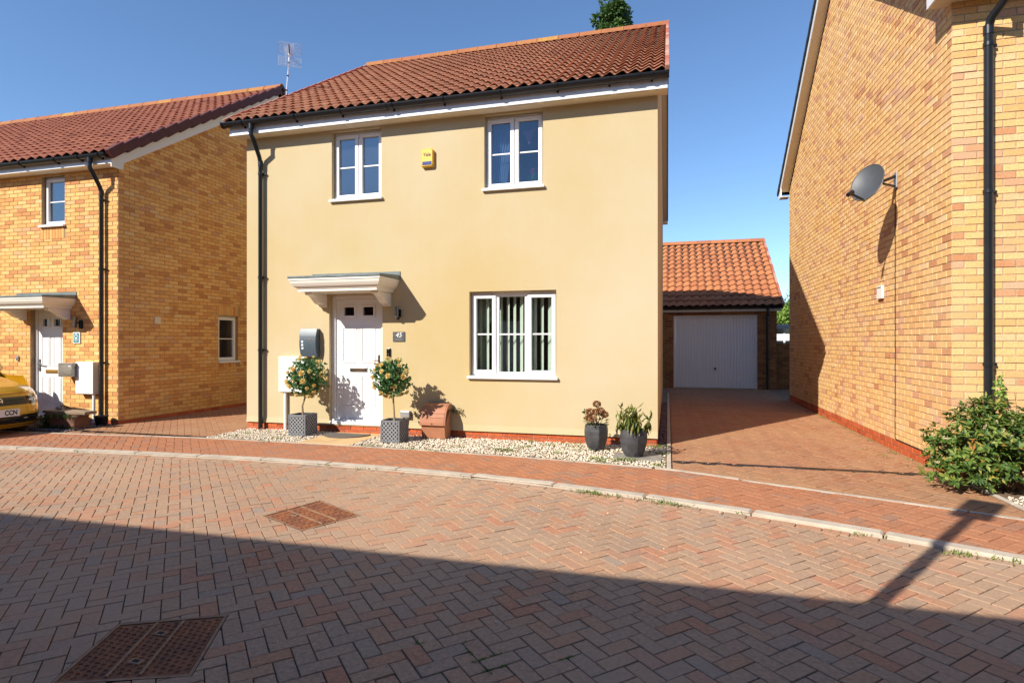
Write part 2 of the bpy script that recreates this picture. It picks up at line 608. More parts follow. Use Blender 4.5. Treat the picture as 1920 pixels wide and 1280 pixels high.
plain('alarm_blue', (0.01, 0.035, 0.18), 0.3)
plain('black_ink', (0.015, 0.015, 0.015), 0.5)
plain('planter_grey', (0.17, 0.175, 0.19), 0.6, var=0.2, vscale=20)
plain('planter_dark', (0.028, 0.03, 0.034), 0.7)
plain('lattice', (0.30, 0.305, 0.315), 0.55, var=0.2, vscale=20)
plain('pot_dark', (0.024, 0.026, 0.03), 0.5, col2=(0.075, 0.075, 0.08), vscale=5)
plain('bark', (0.22, 0.13, 0.075), 0.9, var=0.4, vscale=25, stretch=(1, 1, 0.2))
plain('bark_pale', (0.34, 0.24, 0.15), 0.9, var=0.4, vscale=25, stretch=(1, 1, 0.2))
plain('terracotta', (0.40, 0.165, 0.085), 0.65, var=0.12, vscale=10, bump=0.1, bscale=80)
plain('mat_grey', (0.16, 0.135, 0.115), 1.0, var=0.4, vscale=120, bump=0.6, bscale=300)
plain('timber_old', (0.33, 0.24, 0.155), 0.9, var=0.5, vscale=14, stretch=(0.3, 3, 3))
plain('log_brown', (0.20, 0.085, 0.05), 0.85, var=0.4, vscale=9)
plain('stone_grey', (0.30, 0.27, 0.23), 0.9, var=0.4, vscale=20)
plain('car_yellow', (0.56, 0.32, 0.012), 0.28, coat=1.0, metal=0.25)
plain('car_black', (0.008, 0.008, 0.009), 0.12, coat=0.6)
plain('tyre', (0.015, 0.015, 0.016), 0.8)
plain('lamp_silver', (0.75, 0.77, 0.8), 0.12, metal=0.9)
plain('plate_white', (0.78, 0.78, 0.76), 0.4)
plain('dish_grey', (0.065, 0.072, 0.082), 0.5, var=0.15, vscale=9)
plain('galv', (0.45, 0.46, 0.47), 0.4, metal=0.7)
plain('alu', (0.72, 0.73, 0.75), 0.35, metal=0.6)
plain('garage_white', (0.80, 0.80, 0.82), 0.4)
plain('blind', (0.72, 0.73, 0.60), 0.8)
plain('curtain', (0.42, 0.46, 0.38), 0.85, var=0.2, vscale=5)
plain('net_curtain', (0.42, 0.45, 0.52), 0.85)
plain('interior', (0.30, 0.27, 0.24), 0.9)
plain('bunting', (0.55, 0.12, 0.12), 0.8)
plain('toy_wood', (0.65, 0.36, 0.14), 0.6)
plain('flower_pink', (0.60, 0.03, 0.16), 0.6)
plain('fence_white', (0.75, 0.75, 0.74), 0.6)
plain('navy', (0.01, 0.015, 0.03), 0.4)
plain('lamp_post', (0.06, 0.065, 0.07), 0.5)
glass_mat('glass', 0.03)
glass_mat('glass_sky', 0.02, tint=(0.66, 0.76, 0.86), wob=0.02)
glass_mat('glass_frost', 0.15, tint=(0.22, 0.30, 0.36), rough=0.12, wob=0.15)
glass_mat('glass_dark', 0.02, tint=(0.15, 0.15, 0.15))
leaf_mat('leaf_rose', [(0.0, (0.05, 0.15, 0.05)), (0.4, (0.095, 0.23, 0.07)), (0.75, (0.07, 0.185, 0.066)), (1.0, (0.21, 0.33, 0.11))], rough=0.55)
leaf_mat('petal_yellow', [(0.0, (0.82, 0.64, 0.22)), (0.5, (0.86, 0.74, 0.40)), (1.0, (0.80, 0.56, 0.16))], rough=0.7)
leaf_mat('leaf_shrub', [(0.0, (0.03, 0.075, 0.012)), (0.35, (0.07, 0.135, 0.02)), (0.6, (0.11, 0.19, 0.03)), (0.88, (0.24, 0.30, 0.06)), (0.96, (0.36, 0.30, 0.06)), (1.0, (0.42, 0.17, 0.04))], rough=0.5)
leaf_mat('flower_cream', [(0.0, (0.62, 0.46, 0.25)), (1.0, (0.72, 0.62, 0.42))], rough=0.8)
leaf_mat('leaf_weed', [(0.0, (0.10, 0.18, 0.03)), (0.5, (0.18, 0.26, 0.05)), (1.0, (0.28, 0.28, 0.07))])
leaf_mat('moss', [(0.0, (0.02, 0.05, 0.012)), (0.6, (0.05, 0.09, 0.02)), (1.0, (0.10, 0.13, 0.03))])
leaf_mat('leaf_droop', [(0.0, (0.06, 0.10, 0.015)), (0.5, (0.14, 0.17, 0.025)), (1.0, (0.25, 0.23, 0.05))])
leaf_mat('dead_flower', [(0.0, (0.36, 0.16, 0.06)), (0.5, (0.46, 0.25, 0.11)), (1.0, (0.24, 0.095, 0.045))], rough=0.9)
leaf_mat('leaf_tree', [(0.0, (0.03, 0.08, 0.02)), (0.5, (0.07, 0.14, 0.03)), (1.0, (0.13, 0.21, 0.05))])
leaf_mat('leaf_lime', [(0.0, (0.12, 0.22, 0.03)), (0.5, (0.22, 0.34, 0.05)), (1.0, (0.30, 0.40, 0.08))])


# ------------------------------------------------------------------ pieces: bricks, blocks, tiles
def clip(poly, a, b, c):
    out = []
    n = len(poly)
    for i in range(n):
        p, q = poly[i], poly[(i + 1) % n]
        dp, dq = a * p[0] + b * p[1] - c, a * q[0] + b * q[1] - c
        if dp <= 0: out.append(p)
        if (dp < 0 < dq) or (dq < 0 < dp):
            t = dp / (dp - dq)
            out.append((p[0] + (q[0] - p[0]) * t, p[1] + (q[1] - p[1]) * t))
    return out


def area(poly):
    return 0.5 * sum(poly[i][0] * poly[(i + 1) % len(poly)][1] - poly[(i + 1) % len(poly)][0] * poly[i][1] for i in range(len(poly)))


def subtract(poly, conv):
    """poly minus a convex counter-clockwise polygon, as convex pieces"""
    res = []
    rest = poly
    n = len(conv)
    for i in range(n):
        (x0, y0), (x1, y1) = conv[i], conv[(i + 1) % n]
        a, b = (y1 - y0), -(x1 - x0)
        c = a * x0 + b * y0
        out = clip(rest, -a, -b, -c)
        if len(out) > 2 and area(out) > 2e-4: res.append(out)
        rest = clip(rest, a, b, c)
        if len(rest) < 3: break
    return res


def rect(u0, u1, v0, v1):
    return [(u0, v0), (u1, v0), (u1, v1), (u0, v1)]


TEMPL = {}


def prism(poly, h, c, depth):
    n = len(poly)
    cx = sum(p[0] for p in poly) / n
    cy = sum(p[1] for p in poly) / n
    ins = []
    for x, y in poly:
        dx, dy = cx - x, cy - y
        l = math.hypot(dx, dy) or 1
        k = min(c * 1.4, l * 0.4) / l
        ins.append((x + dx * k, y + dy * k))
    vv = [(x, y, -depth) for x, y in poly] + [(x, y, h - c) for x, y in poly] + [(x, y, h) for x, y in ins]
    ff = []
    for i in range(n):
        j = (i + 1) % n
        ff.append((i, j, n + j, n + i))
        ff.append((n + i, n + j, 2 * n + j, 2 * n + i))
    ff.append(tuple(2 * n + i for i in range(n)))
    return np.array(vv), ff


def emit(name, parent, items, mat, k=300, stuff=None, vis=None, smooth=False, stuff_label=None):
    """items: (key, verts, faces, 3x3 axes, origin, area, normal). The k largest in view become objects, the rest one part."""
    sc = []
    for i, it in enumerate(items):
        p = proj(it[4])
        s = 0
        if p and -20 < p[0] < 1940 and -20 < p[1] < 1300:
            if vis is None or vis(p[0], p[1]):
                vd = (CAM - it[4])
                d = vd.length
                s = it[5] * FPX * FPX / (p[2] * p[2]) * max(0.0, it[6].dot(vd) / d)
        sc.append(s)
    order = sorted(range(len(items)), key=lambda i: -sc[i])
    pick = set(i for i in order[:k] if sc[i] > 12)
    bigv, bigf = [], []
    base = 0
    mt = M[mat]
    made = 0
    for i, (key, V, Fc, AX, O, ar, N) in enumerate(items):
        if i in pick:
            kk = (name, mat, key)
            me = TEMPL.get(kk) if key is not None else None
            if me is None:
                me = bpy.data.meshes.new(name)
                me.from_pydata(V.tolist(), [], Fc)
                me.update()
                if smooth:
                    me.polygons.foreach_set('use_smooth', [True] * len(me.polygons))
                    me.set_sharp_from_angle(angle=R(40))
                me.materials.append(mt)
                if key is not None: TEMPL[kk] = me
            o = link(name, me, parent, O, Matrix(AX.tolist()).to_euler())
            made += 1
        else:
            W = V @ AX.T + np.array(O)
            bigv.append(W)
            bigf += [tuple(q + base for q in f) for f in Fc]
            base += len(V)
    if bigv:
        VV = np.concatenate(bigv)
        c = (VV.min(0) + VV.max(0)) / 2
        me = bpy.data.meshes.new(stuff or name + 's')
        me.from_pydata((VV - c).tolist(), [], bigf)
        me.update()
        if smooth:
            me.polygons.foreach_set('use_smooth', [True] * len(me.polygons))
            me.set_sharp_from_angle(angle=R(40))
        me.materials.append(mt)
        o = link(stuff or name + 's', me, parent, c)
        o['kind'] = 'stuff'
    return made


def flat_items(polys, O, U, V, N, h, c, depth, jz=0.0, tilt=0.0):
    """polys: (poly in uv, angle, full key or None)"""
    O, U, V, N = Vector(O), Vector(U), Vector(V), Vector(N)
    items = []
    for poly, ang, key in polys:
        n = len(poly)
        cu = sum(p[0] for p in poly) / n
        cv = sum(p[1] for p in poly) / n
        ca, sa = math.cos(ang), math.sin(ang)
        loc = [((x - cu) * ca + (y - cv) * sa, -(x - cu) * sa + (y - cv) * ca) for x, y in poly]
        if area(loc) < 0: loc = loc[::-1]
        kk = key
        if kk is not None and (kk, h, c) in CACHE:
            vv, ff = CACHE[(kk, h, c)]
        else:
            vv, ff = prism(loc, h, c, depth)
            if kk is not None: CACHE[(kk, h, c)] = (vv, ff)
        u2 = U * ca + V * sa
        v2 = -U * sa + V * ca
        n2 = N + u2 * random.gauss(0, tilt) + v2 * random.gauss(0, tilt)
        n2.normalize()
        u2 = (u2 - n2 * u2.dot(n2)).normalized()
        v2 = n2.cross(u2)
        o = O + U * cu + V * cv + N * random.gauss(0, jz)
        AX = np.array([[u2[i], v2[i], n2[i]] for i in range(3)])
        items.append(((kk, h, c) if kk is not None else None, vv, ff, AX, o, abs(area(loc)), N))
    return items


CACHE = {}


def courses(u0, u1, v0, v1, L=0.215, H=0.065, j=0.010, holes=(), planes=(), vphase=0.0, off=0.0, halfends=False):
    out = []
    m = L + j
    row = 0
    v = v0 + vphase
    while v + H * 0.4 < v1:
        s = u0 - (m / 2 if row % 2 else 0) + off
        while s < u1:
            a, b = max(s, u0), min(s + L, u1)
            if b - a > 0.02:
                poly = rect(a, b, v, min(v + H, v1))
                full = (b - a > L - 1e-4) and (v + H <= v1 + 1e-6)
                plist = [poly]
                for hl in holes:
                    if b > hl[0] and a < hl[1] and v + H > hl[2] and v < hl[3]:
                        full = False
                        nx = []
                        for q in plist: nx += subtract(q, rect(*hl))
                        plist = nx
                for (pa, pb, pc) in planes:
                    nx = []
                    for q in plist:
                        if any(pa * p[0] + pb * p[1] > pc for p in q):
                            full = False
                            q = clip(q, pa, pb, pc)
                        if len(q) > 2 and area(q) > 3e-4: nx.append(q)
                    plist = nx
                for q in plist:
                    out.append((q, 0.0, ('b', L, H) if full else None))
            s += m
        v += H + j
        row += 1
    return out


def herring(x0, x1, y0, y1, ylo, yhi, xlo=-99, xhi=99, holes=(), L=0.2, W=0.1, j=0.005, phase=(0.0, 0.0)):
    out = []
    s2 = math.sqrt(0.5)
    cs = [((x + y) * s2, (y - x) * s2) for x in (x0, x1) for y in (y0, y1)]
    a0, a1 = min(c[0] for c in cs), max(c[0] for c in cs)
    b0, b1 = min(c[1] for c in cs), max(c[1] for c in cs)
    k0, k1 = int(b0 / W) - 2, int(b1 / W) + 2
    for k in range(k0, k1):
        m0 = int((a0 / W - k) / 4) - 2
        m1 = int((a1 / W - k) / 4) + 2
        for m in range(m0, m1):
            for (ia, ib, la, lb) in ((4 * m + k, k, 2, 1), (4 * m + k + 2, k - 1, 1, 2)):
                ca, cb = (ia + la / 2) * W + phase[0], (ib + lb / 2) * W + phase[1]
                x, y = (ca - cb) * s2, (ca + cb) * s2
                if not (x0 - .2 < x < x1 + .2 and y0 - .2 < y < y1 + .2): continue
                yl, yh = ylo(x), yhi(x)
                if y < yl - .16 or y > yh + .16 or x < xlo - .16 or x > xhi + .16: continue
                ha, hb = la * W / 2 - j / 2, lb * W / 2 - j / 2
                ang = math.pi / 4 if la == 2 else 3 * math.pi / 4
                poly = []
                for da, db in ((-ha, -hb), (ha, -hb), (ha, hb), (-ha, hb)):
                    poly.append((((ca + da) - (cb + db)) * s2, ((ca + da) + (cb + db)) * s2))
                full = True
                e = 0.02
                planes = []
                if y > yh - .16:
                    g = (yhi(x + e) - yhi(x - e)) / (2 * e)
                    planes.append((-g, 1.0, yh - g * x - j))
                if y < yl + .16:
                    g = (ylo(x + e) - ylo(x - e)) / (2 * e)
                    planes.append((g, -1.0, -(yl - g * x) - j))
                if x > xhi - .16: planes.append((1, 0, xhi - j))
                if x < xlo + .16: planes.append((-1, 0, -xlo - j))
                for pa, pb, pc in planes:
                    if any(pa * p[0] + pb * p[1] > pc for p in poly):
                        full = False
                        poly = clip(poly, pa, pb, pc)
                        if len(poly) < 3: break
                if len(poly) < 3 or area(poly) < 4e-4: continue
                pl = [poly]
                for hp in holes:
                    cxh = sum(p[0] for p in hp) / 4
                    cyh = sum(p[1] for p in hp) / 4
                    if math.hypot(x - cxh, y - cyh) < 0.75:
                        nx = []
                        for q in pl:
                            inter = q
                            for i in range(len(hp)):
                                (xa, ya), (xb, yb) = hp[i], hp[(i + 1) % len(hp)]
                                if len(inter) > 2: inter = clip(inter, yb - ya, xa - xb, (yb - ya) * xa + (xa - xb) * ya)
                            if len(inter) < 3 or area(inter) < 1e-6: nx.append(q)
                            else:
                                full = False
                                nx += subtract(q, hp)
                        pl = nx
                for q in pl:
                    out.append((q, ang, ('p', L, W) if full else None))
    return out


def curve(pts):
    xs = [p[0] for p in pts]
    ys = [p[1] for p in pts]
    n = len(xs)
    ms = []
    for i in range(n):
        a, b = max(0, i - 1), min(n - 1, i + 1)
        ms.append((ys[b] - ys[a]) / (xs[b] - xs[a]))

    def f(x):
        if x <= xs[0]: return ys[0] + ms[0] * (x - xs[0])
        if x >= xs[-1]: return ys[-1] + ms[-1] * (x - xs[-1])
        i = 0
        while xs[i + 1] < x: i += 1
        h = xs[i + 1] - xs[i]
        t = (x - xs[i]) / h
        return ((2 * t ** 3 - 3 * t * t + 1) * ys[i] + (t ** 3 - 2 * t * t + t) * h * ms[i] + (-2 * t ** 3 + 3 * t * t) * ys[i + 1] + (t ** 3 - t * t) * h * ms[i + 1])
    return f


# tiles -------------------------------------------------------------
def tile_mesh(w, L, amp=0.020, ns=10, lift=0.031, drop=0.023):
    """pantile: u 0..w across, v 0..L up the slope, n outwards; lower edge lifted with a visible butt"""
    vv, ff = [], []
    us = [w * 1.06 * i / ns - w * 0.03 for i in range(ns + 1)]

    def pz(u):
        t = u / w
        return amp * (math.cos(2 * math.pi * (t - 0.70)) + 0.28 * math.sin(4 * math.pi * (t - 0.70)))
    for v, l in ((0.0, lift), (0.012, lift + 0.002), (L, 0.0)):
        for u in us: vv.append((u - w / 2, v, pz(u) + l))
    for u in us: vv.append((u - w / 2, 0.034, pz(u) + lift - drop))
    n = ns + 1
    for i in range(ns):
        ff.append((i, i + 1, n + i + 1, n + i))
        ff.append((n + i, n + i + 1, 2 * n + i + 1, 2 * n + i))
        ff.append((3 * n + i, 3 * n + i + 1, i + 1, i))
    # side cheeks
    ff.append((3 * n, 0, n, 2 * n))
    ff.append((3 * n + ns, 2 * n + ns, n + ns, ns))
    return np.array(vv), ff


def roof_items(x0, x1, ye, ze, yr, zr, w, gauge, key, sgn=1, **kw):
    """front slope facing -Y (sgn 1)"""
    V = Vector((0, yr - ye, zr - ze))
    SL = V.length
    V.normalize()
    U = Vector((1, 0, 0))
    N = U.cross(V)
    nc = max(1, round((x1 - x0) / w))
    w = (x1 - x0) / nc
    nr = math.ceil(SL / gauge)
    g = SL / nr
    vv, ff = tile_mesh(w, g * 1.12, **kw)
    items = []
    for r in range(nr):
        for c in range(nc):
            o = Vector((x0 + (c + .5) * w, ye, ze)) + V * (r * g) + N * random.gauss(0, 0.0015)
            u2 = (U + V * random.gauss(0, 0.006)).normalized()
            n2 = (N + U * random.gauss(0, 0.01)).normalized()
            u2 = (u2 - n2 * u2.dot(n2)).normalized()
            v2 = n2.cross(u2)
            AX = np.array([[u2[i], v2[i], n2[i]] for i in range(3)])
            items.append((key, vv, ff, AX, o, w * g, N))
    return items


# walls with openings --------------------------------------------------
class Fr:
    def __init__(s, o, u, n):
        s.o, s.u, s.n = o, u, n

    def pt(s, u, z, n=0.0):
        return (s.o[0] + s.u[0] * u + s.n[0] * n, s.o[1] + s.u[1] * u + s.n[1] * n, z)


def fbox(mb, fr, u0, u1, z0, z1, n0, n1):
    a, b = fr.pt(u0, z0, n0), fr.pt(u1, z1, n1)
    return mb.box(a[0], b[0], a[1], b[1], a[2], b[2])


def wall_mesh(mb, fr, u0, u1, z0, z1, holes, depth=0.30, n=0.0):
    us = sorted(set([u0, u1] + [h[0] for h in holes] + [h[1] for h in holes]))
    zs = sorted(set([z0, z1] + [h[2] for h in holes] + [h[3] for h in holes]))
    us = [u for u in us if u0 - 1e-6 <= u <= u1 + 1e-6]
    zs = [z for z in zs if z0 - 1e-6 <= z <= z1 + 1e-6]
    for i in range(len(us) - 1):
        for j in range(len(zs) - 1):
            cu, cz = (us[i] + us[i + 1]) / 2, (zs[j] + zs[j + 1]) / 2
            if any(h[0] < cu < h[1] and h[2] < cz < h[3] for h in holes): continue
            mb.add([fr.pt(us[i], zs[j], n), fr.pt(us[i + 1], zs[j], n), fr.pt(us[i + 1], zs[j + 1], n), fr.pt(us[i], zs[j + 1], n)], [(0, 1, 2, 3)])
    for h in holes:
        a = [(h[0], h[2]), (h[1], h[2]), (h[1], h[3]), (h[0], h[3])]
        for i in range(4):
            p, q = a[i], a[(i + 1) % 4]
            mb.add([fr.pt(p[0], p[1], n), fr.pt(q[0], q[1], n), fr.pt(q[0], q[1], n - depth), fr.pt(p[0], p[1], n - depth)], [(3, 2, 1, 0)])
    return mb


def make_window(house, fr, u0, u1, z0, z1, layout, glass='glass', recess=0.09, fw=0.045, sill=True, s=1.0, trick=True, barz=0.5):
    fw *= s
    mb = MB()
    n0, n1 = -recess - 0.06, -recess
    fbox(mb, fr, u0, u1, z0, z0 + fw, n0, n1)
    fbox(mb, fr, u0, u1, z1 - fw * 1.3, z1, n0, n1)
    fbox(mb, fr, u0, u0 + fw, z0 + fw, z1 - fw * 1.3, n0, n1)
    fbox(mb, fr, u1 - fw, u1, z0 + fw, z1 - fw * 1.3, n0, n1)
    W = u1 - u0
    for k in range(1, len(layout)):
        um = u0 + W * layout[k][0]
        fbox(mb, fr, um - fw * .5, um + fw * .5, z0 + fw, z1 - fw * 1.3, n0, n1 - .001)
    win = mb.build('window', 'upvc', house, bevel=0.006)
    for a, b, kind in layout:
        ua = u0 + W * a + (fw * .55 if a == 0 else fw * .12)
        ub = u0 + W * b - (fw * .55 if b == 1 else fw * .12)
        za, zb = z0 + fw * .55, z1 - fw * .9
        if kind == 'open':
            sw = 0.058 * s
            m2 = MB()
            q0, q1 = -recess - .035, -recess + .02
            fbox(m2, fr, ua, ub, za, za + sw * 1.1, q0, q1)
            fbox(m2, fr, ua, ub, zb - sw, zb, q0, q1)
            fbox(m2, fr, ua, ua + sw, za + sw * 1.1, zb - sw, q0, q1)
            fbox(m2, fr, ub - sw, ub, za + sw * 1.1, zb - sw, q0, q1)
            m2.build('casement', 'upvc', win, bevel=0.008, seg=3)
            ga, gb, gz0, gz1 = ua + sw, ub - sw, za + sw * 1.1, zb - sw
        else:
            ga, gb, gz0, gz1 = ua + fw * .4, ub - fw * .4, z0 + fw, z1 - fw * 1.3
            m2 = MB()
            bw = 0.018 * s
            q0, q1 = -recess - .03, -recess - .004
            fbox(m2, fr, ga, gb, gz0, gz0 + bw, q0, q1)
            fbox(m2, fr, ga, gb, gz1 - bw, gz1, q0, q1)
            fbox(m2, fr, ga, ga + bw, gz0 + bw, gz1 - bw, q0, q1)
            fbox(m2, fr, gb - bw, gb, gz0 + bw, gz1 - bw, q0, q1)
            m2.build('glazing_bead', 'upvc', win, bevel=0.004)
            ga, gb, gz0, gz1 = ga + bw * .8, gb - bw * .8, gz0 + bw * .8, gz1 - bw * .8
        m3 = MB()
        fbox(m3, fr, ga - .004, gb + .004, gz0 - .004, gz1 + .004, -recess - .024, -recess - .020)
        m3.build('pane', glass, win)
        m4 = MB()
        zb_ = gz0 + (gz1 - gz0) * barz
        fbox(m4, fr, ga, gb, zb_ - .011 * s, zb_ + .011 * s, -recess - .019, -recess - .008)
        m4.build('glazing_bar', 'upvc', win, bevel=0.003)
        if trick and kind == 'open':
            m5 = MB()
            fbox(m5, fr, ua + .06, ub - .06, z1 - fw * .75, z1 - fw * .35, -recess, -recess + .012)
            m5.build('trickle_vent', 'upvc', win, bevel=0.003)
    if sill:
        ms = MB()
        fbox(ms, fr, u0 - .025, u1 + .025, z0 - .035 * s, z0 - .001, 0.004, 0.05)
        fbox(ms, fr, u0 + .001, u1 - .001, z0 - .002, z0 + .008, -recess, 0.045)
        ms.build('sill', 'upvc', win, bevel=0.006)
    return win


def text_obj(body, size, mat, parent, wloc, rot, extrude=0.0015, shear=0.0, xs=1.0, name='lettering', offset=0.0):
    cu = bpy.data.curves.new('t', 'FONT')
    cu.body = body
    cu.size = size
    cu.extrude = extrude
    cu.shear = shear
    cu.offset = offset
    cu.align_x = 'CENTER'
    cu.align_y = 'CENTER'
    to = bpy.data.objects.new('t', cu)
    COL.objects.link(to)
    bpy.context.view_layer.update()
    dg = bpy.context.evaluated_depsgraph_get()
    me = bpy.data.meshes.new_from_object(to.evaluated_get(dg))
    me.name = name
    bpy.data.objects.remove(to)
    bpy.data.curves.remove(cu)
    me.materials.clear()
    me.materials.append(M[mat])
    o = link(name, me, parent, wloc, rot)
    o.scale = (xs, 1, 1)
    return o


FRONT_ROT = (R(90), 0, 0)                 # text facing -Y


def leaf(mb, p, d, up, L, W, fold=0.25, bend=0.0):
    """one folded leaf: base p, direction d"""
    d = Vector(d).normalized()
    up = Vector(up)
    s = d.cross(up)
    if s.length < 1e-3: s = d.cross(Vector((1, 0, 0)))
    s.normalize()
    n = s.cross(d)
    p = Vector(p)
    mid = p + d * L * .5 - n * bend * L * .3
    tip = p + d * L - n * bend * L
    mb.add([p, mid + s * W * .5 + n * W * fold, tip, mid - s * W * .5 + n * W * fold, mid], [(0, 1, 4), (1, 2, 4), (0, 4, 3), (4, 2, 3)])


def rdir():
    while True:
        v = Vector((random.uniform(-1, 1), random.uniform(-1, 1), random.uniform(-1, 1)))
        if 0.05 < v.length < 1: return v.normalized()

# ================================================================== THE SETTING
KB = curve([(-16, 5.0), (-12, 5.45), (-8.8, 5.76), (-4.7, 6.0), (-1.92, 5.83), (-0.4, 5.52), (0.8, 5.15), (2.26, 4.53), (4.0, 3.55), (7.0, 1.5)])
ED = curve([(-16, 6.2), (-12, 6.55), (-8.38, 6.81), (-6.41, 6.98), (-2.71, 6.90), (-0.04, 6.58), (0.957, 6.17), (2.71, 5.44), (4.5, 4.55), (7.0, 3.0)])
KW, EW = 0.112, 0.05
ZR, ZP = -0.022, 0.0
XW0, XW1 = -15.0, 6.0


def strip(f0, f1, x0, x1, z, n=90):
    mb = MB()
    P = []
    for i in range(n + 1):
        x = x0 + (x1 - x0) * i / n
        P.append([(x, f0(x), z), (x, f1(x), z)])
    return mb.grid(P)


def struct(o):
    o['kind'] = 'structure'
    return o


g = MB()
g.add([(-400, -400, -0.10), (400, -400, -0.10), (400, 400, -0.10), (-400, 400, -0.10)], [(0, 1, 2, 3)])
struct(g.build('ground', 'ground_far', fix=False))


# manhole positions (two rusty covers set into the road)
def quadG(pts, z):
    q = [onZ(px, py, z) for px, py in pts]
    if area(q) < 0: q = q[::-1]
    return q


def square_fit(q):
    c = (sum(p[0] for p in q) / 4, sum(p[1] for p in q) / 4)
    best = [math.hypot(p[0] - c[0], p[1] - c[1]) for p in q]
    return c, q


MH1 = quadG([(497, 966), (600, 938), (675, 965), (567, 994)], ZR)
MH2 = quadG([(224, 1170), (424, 1153), (356, 1265), (96, 1281)], ZR)


def grow(q, e):
    c = (sum(p[0] for p in q) / 4, sum(p[1] for p in q) / 4)
    return [(c[0] + (p[0] - c[0]) * (1 + e), c[1] + (p[1] - c[1]) * (1 + e)) for p in q]


road = struct(strip(lambda x: -6.0, lambda x: KB(x) - KW + .03, XW0, XW1, ZR - 0.008).build('road', 'joint_dark', fix=False))
pol = herring(XW0 + .3, 5.0, -1.2, 6.1, lambda x: -1.2, lambda x: KB(x) - KW - 0.105, XW0 + .3, 5.0, holes=[grow(MH1, .04), grow(MH2, .04)], L=.178, W=.089, j=.0055)
ROADPOL = pol
emit('paver', road, flat_items(pol, (0, 0, ZR), (1, 0, 0), (0, 1, 0), (0, 0, 1), 0.0, 0.0025, 0.03, jz=0.0012, tilt=0.006), 'paver_road', stuff='paver_field')


def run_course(f, off, L, W, x0, x1, j=0.006):
    """a row of blocks following the curve f"""
    out = []
    x = x0
    while x < x1:
        e = .02
        gsl = (f(x + e) - f(x - e)) / (2 * e)
        a = math.atan(gsl)
        dx = (L + j) * math.cos(a)
        xm = x + dx / 2
        gsl = (f(xm + e) - f(xm - e)) / (2 * e)
        a = math.atan(gsl)
        tx, ty = math.cos(a), math.sin(a)
        nx, ny = -ty, tx
        cx, cy = xm + nx * off, f(xm) + ny * off
        poly = [(cx + tx * su * L / 2 + nx * sv * W / 2, cy + ty * su * L / 2 + ny * sv * W / 2) for su, sv in ((-1, -1), (1, -1), (1, 1), (-1, 1))]
        out.append((poly, a, ('r', round(L, 3), round(W, 3))))
        x += dx
    return out


kf = lambda x: KB(x) - KW
pol = run_course(kf, -0.052, 0.178, 0.1, XW0 + .3, 5.0)
emit('edge_block', road, flat_items(pol, (0, 0, ZR), (1, 0, 0), (0, 1, 0), (0, 0, 1), 0.0, 0.004, 0.03, jz=0.001, tilt=0.005), 'paver_road', stuff='edge_blocks')

kerb = struct(strip(lambda x: KB(x) - KW - .002, KB, XW0, XW1, -0.003).build('kerb', 'joint_sand', fix=False))
pol = run_course(KB, -KW / 2, 0.905, KW - .004, XW0 + .3, 5.0, j=0.007)
emit('kerb_stone', kerb, flat_items(pol, (0, 0, 0), (1, 0, 0), (0, 1, 0), (0, 0, 1), 0.006, 0.012, 0.09, jz=0.001, tilt=0.003), 'concrete')

pave = struct(strip(lambda x: KB(x) - .02, lambda x: ED(x) + .02, XW0, XW1, ZP - 0.008).build('pavement', 'joint_sand', fix=False))
pol = herring(XW0 + .3, 5.0, 2.5, 7.3, KB, ED, XW0 + .3, 5.0, phase=(.03, .05))
emit('paver', pave, flat_items(pol, (0, 0, ZP), (1, 0, 0), (0, 1, 0), (0, 0, 1), 0.0, 0.003, 0.03, jz=0.0009, tilt=0.004), 'paver_walk', stuff='paver_field')
edg = struct(strip(ED, lambda x: ED(x) + EW, XW0, XW1, -0.02).build('edging', 'joint_sand', fix=False))
pol = run_course(ED, EW / 2, 0.905, EW - .003, XW0 + .3, 5.0, j=0.006)
emit('edging_stone', edg, flat_items(pol, (0, 0, 0), (1, 0, 0), (0, 1, 0), (0, 0, 1), 0.004, 0.006, 0.06, jz=0.001, tilt=0.003), 'concrete')

# drives
XMH0, XMH1, YF = -6.66, -0.13, 8.0                  # main house
XLH, YLF = -9.10, 7.80                              # left house corner
XRH, YRF, YRB = 2.852, 6.98, 15.28                  # right house corner
e2 = lambda x: ED(x) + EW
YD = 7.06                                            # line of the channel drains
dl = struct(strip(e2, lambda x: 16.2, XLH, -6.60, -0.008, 12).build('driveway_left', 'joint_sand', fix=False))
pol = herring(XLH, -6.6, 6.7, 16.2, e2, lambda x: 16.2, XLH + .005, -6.605, holes=[rect(XLH, -6.5, YD - .05, YD + .05)], phase=(.06, .01))
pol = [p for p in pol if not (YD - .05 < sum(q[1] for q in p[0]) / len(p[0]) < YD + .05)]
emit('paver', dl, flat_items(pol, (0, 0, 0), (1, 0, 0), (0, 1, 0), (0, 0, 1), 0.0, 0.003, 0.03, jz=0.0012, tilt=0.004), 'paver_drive', stuff='paver_field', vis=lambda x, y: x < 462)
dr = struct(strip(e2, lambda x: 18.9, 0.05, XRH, -0.008, 12).build('driveway_right', 'joint_sand', fix=False))
pol = herring(0.05, XRH, 5.3, 18.7, e2, lambda x: 18.65, 0.052, XRH, holes=[rect(0.04, XRH + .05, YD - .05, YD + .05)], phase=(.02, .07))
pol = [p for p in pol if not (YD - .05 < sum(q[1] for q in p[0]) / len(p[0]) < YD + .05)]
emit('paver', dr, flat_items(pol, (0, 0, 0), (1, 0, 0), (0, 1, 0), (0, 0, 1), 0.0, 0.003, 0.03, jz=0.0012, tilt=0.004), 'paver_drive', stuff='paver_field')
# concrete edging up the right side of the main house
es = struct(MB().box(-0.015, 0.045, 6.64, 16.6, -0.05, -0.012).build('edging_side', 'joint_sand'))
y = 6.645
while y < 16.4:
    MB().box(-0.01, 0.04, y, y + .9, -0.011, 0.012).build('edging_stone', 'concrete', es, bevel=0.006)
    y += .908


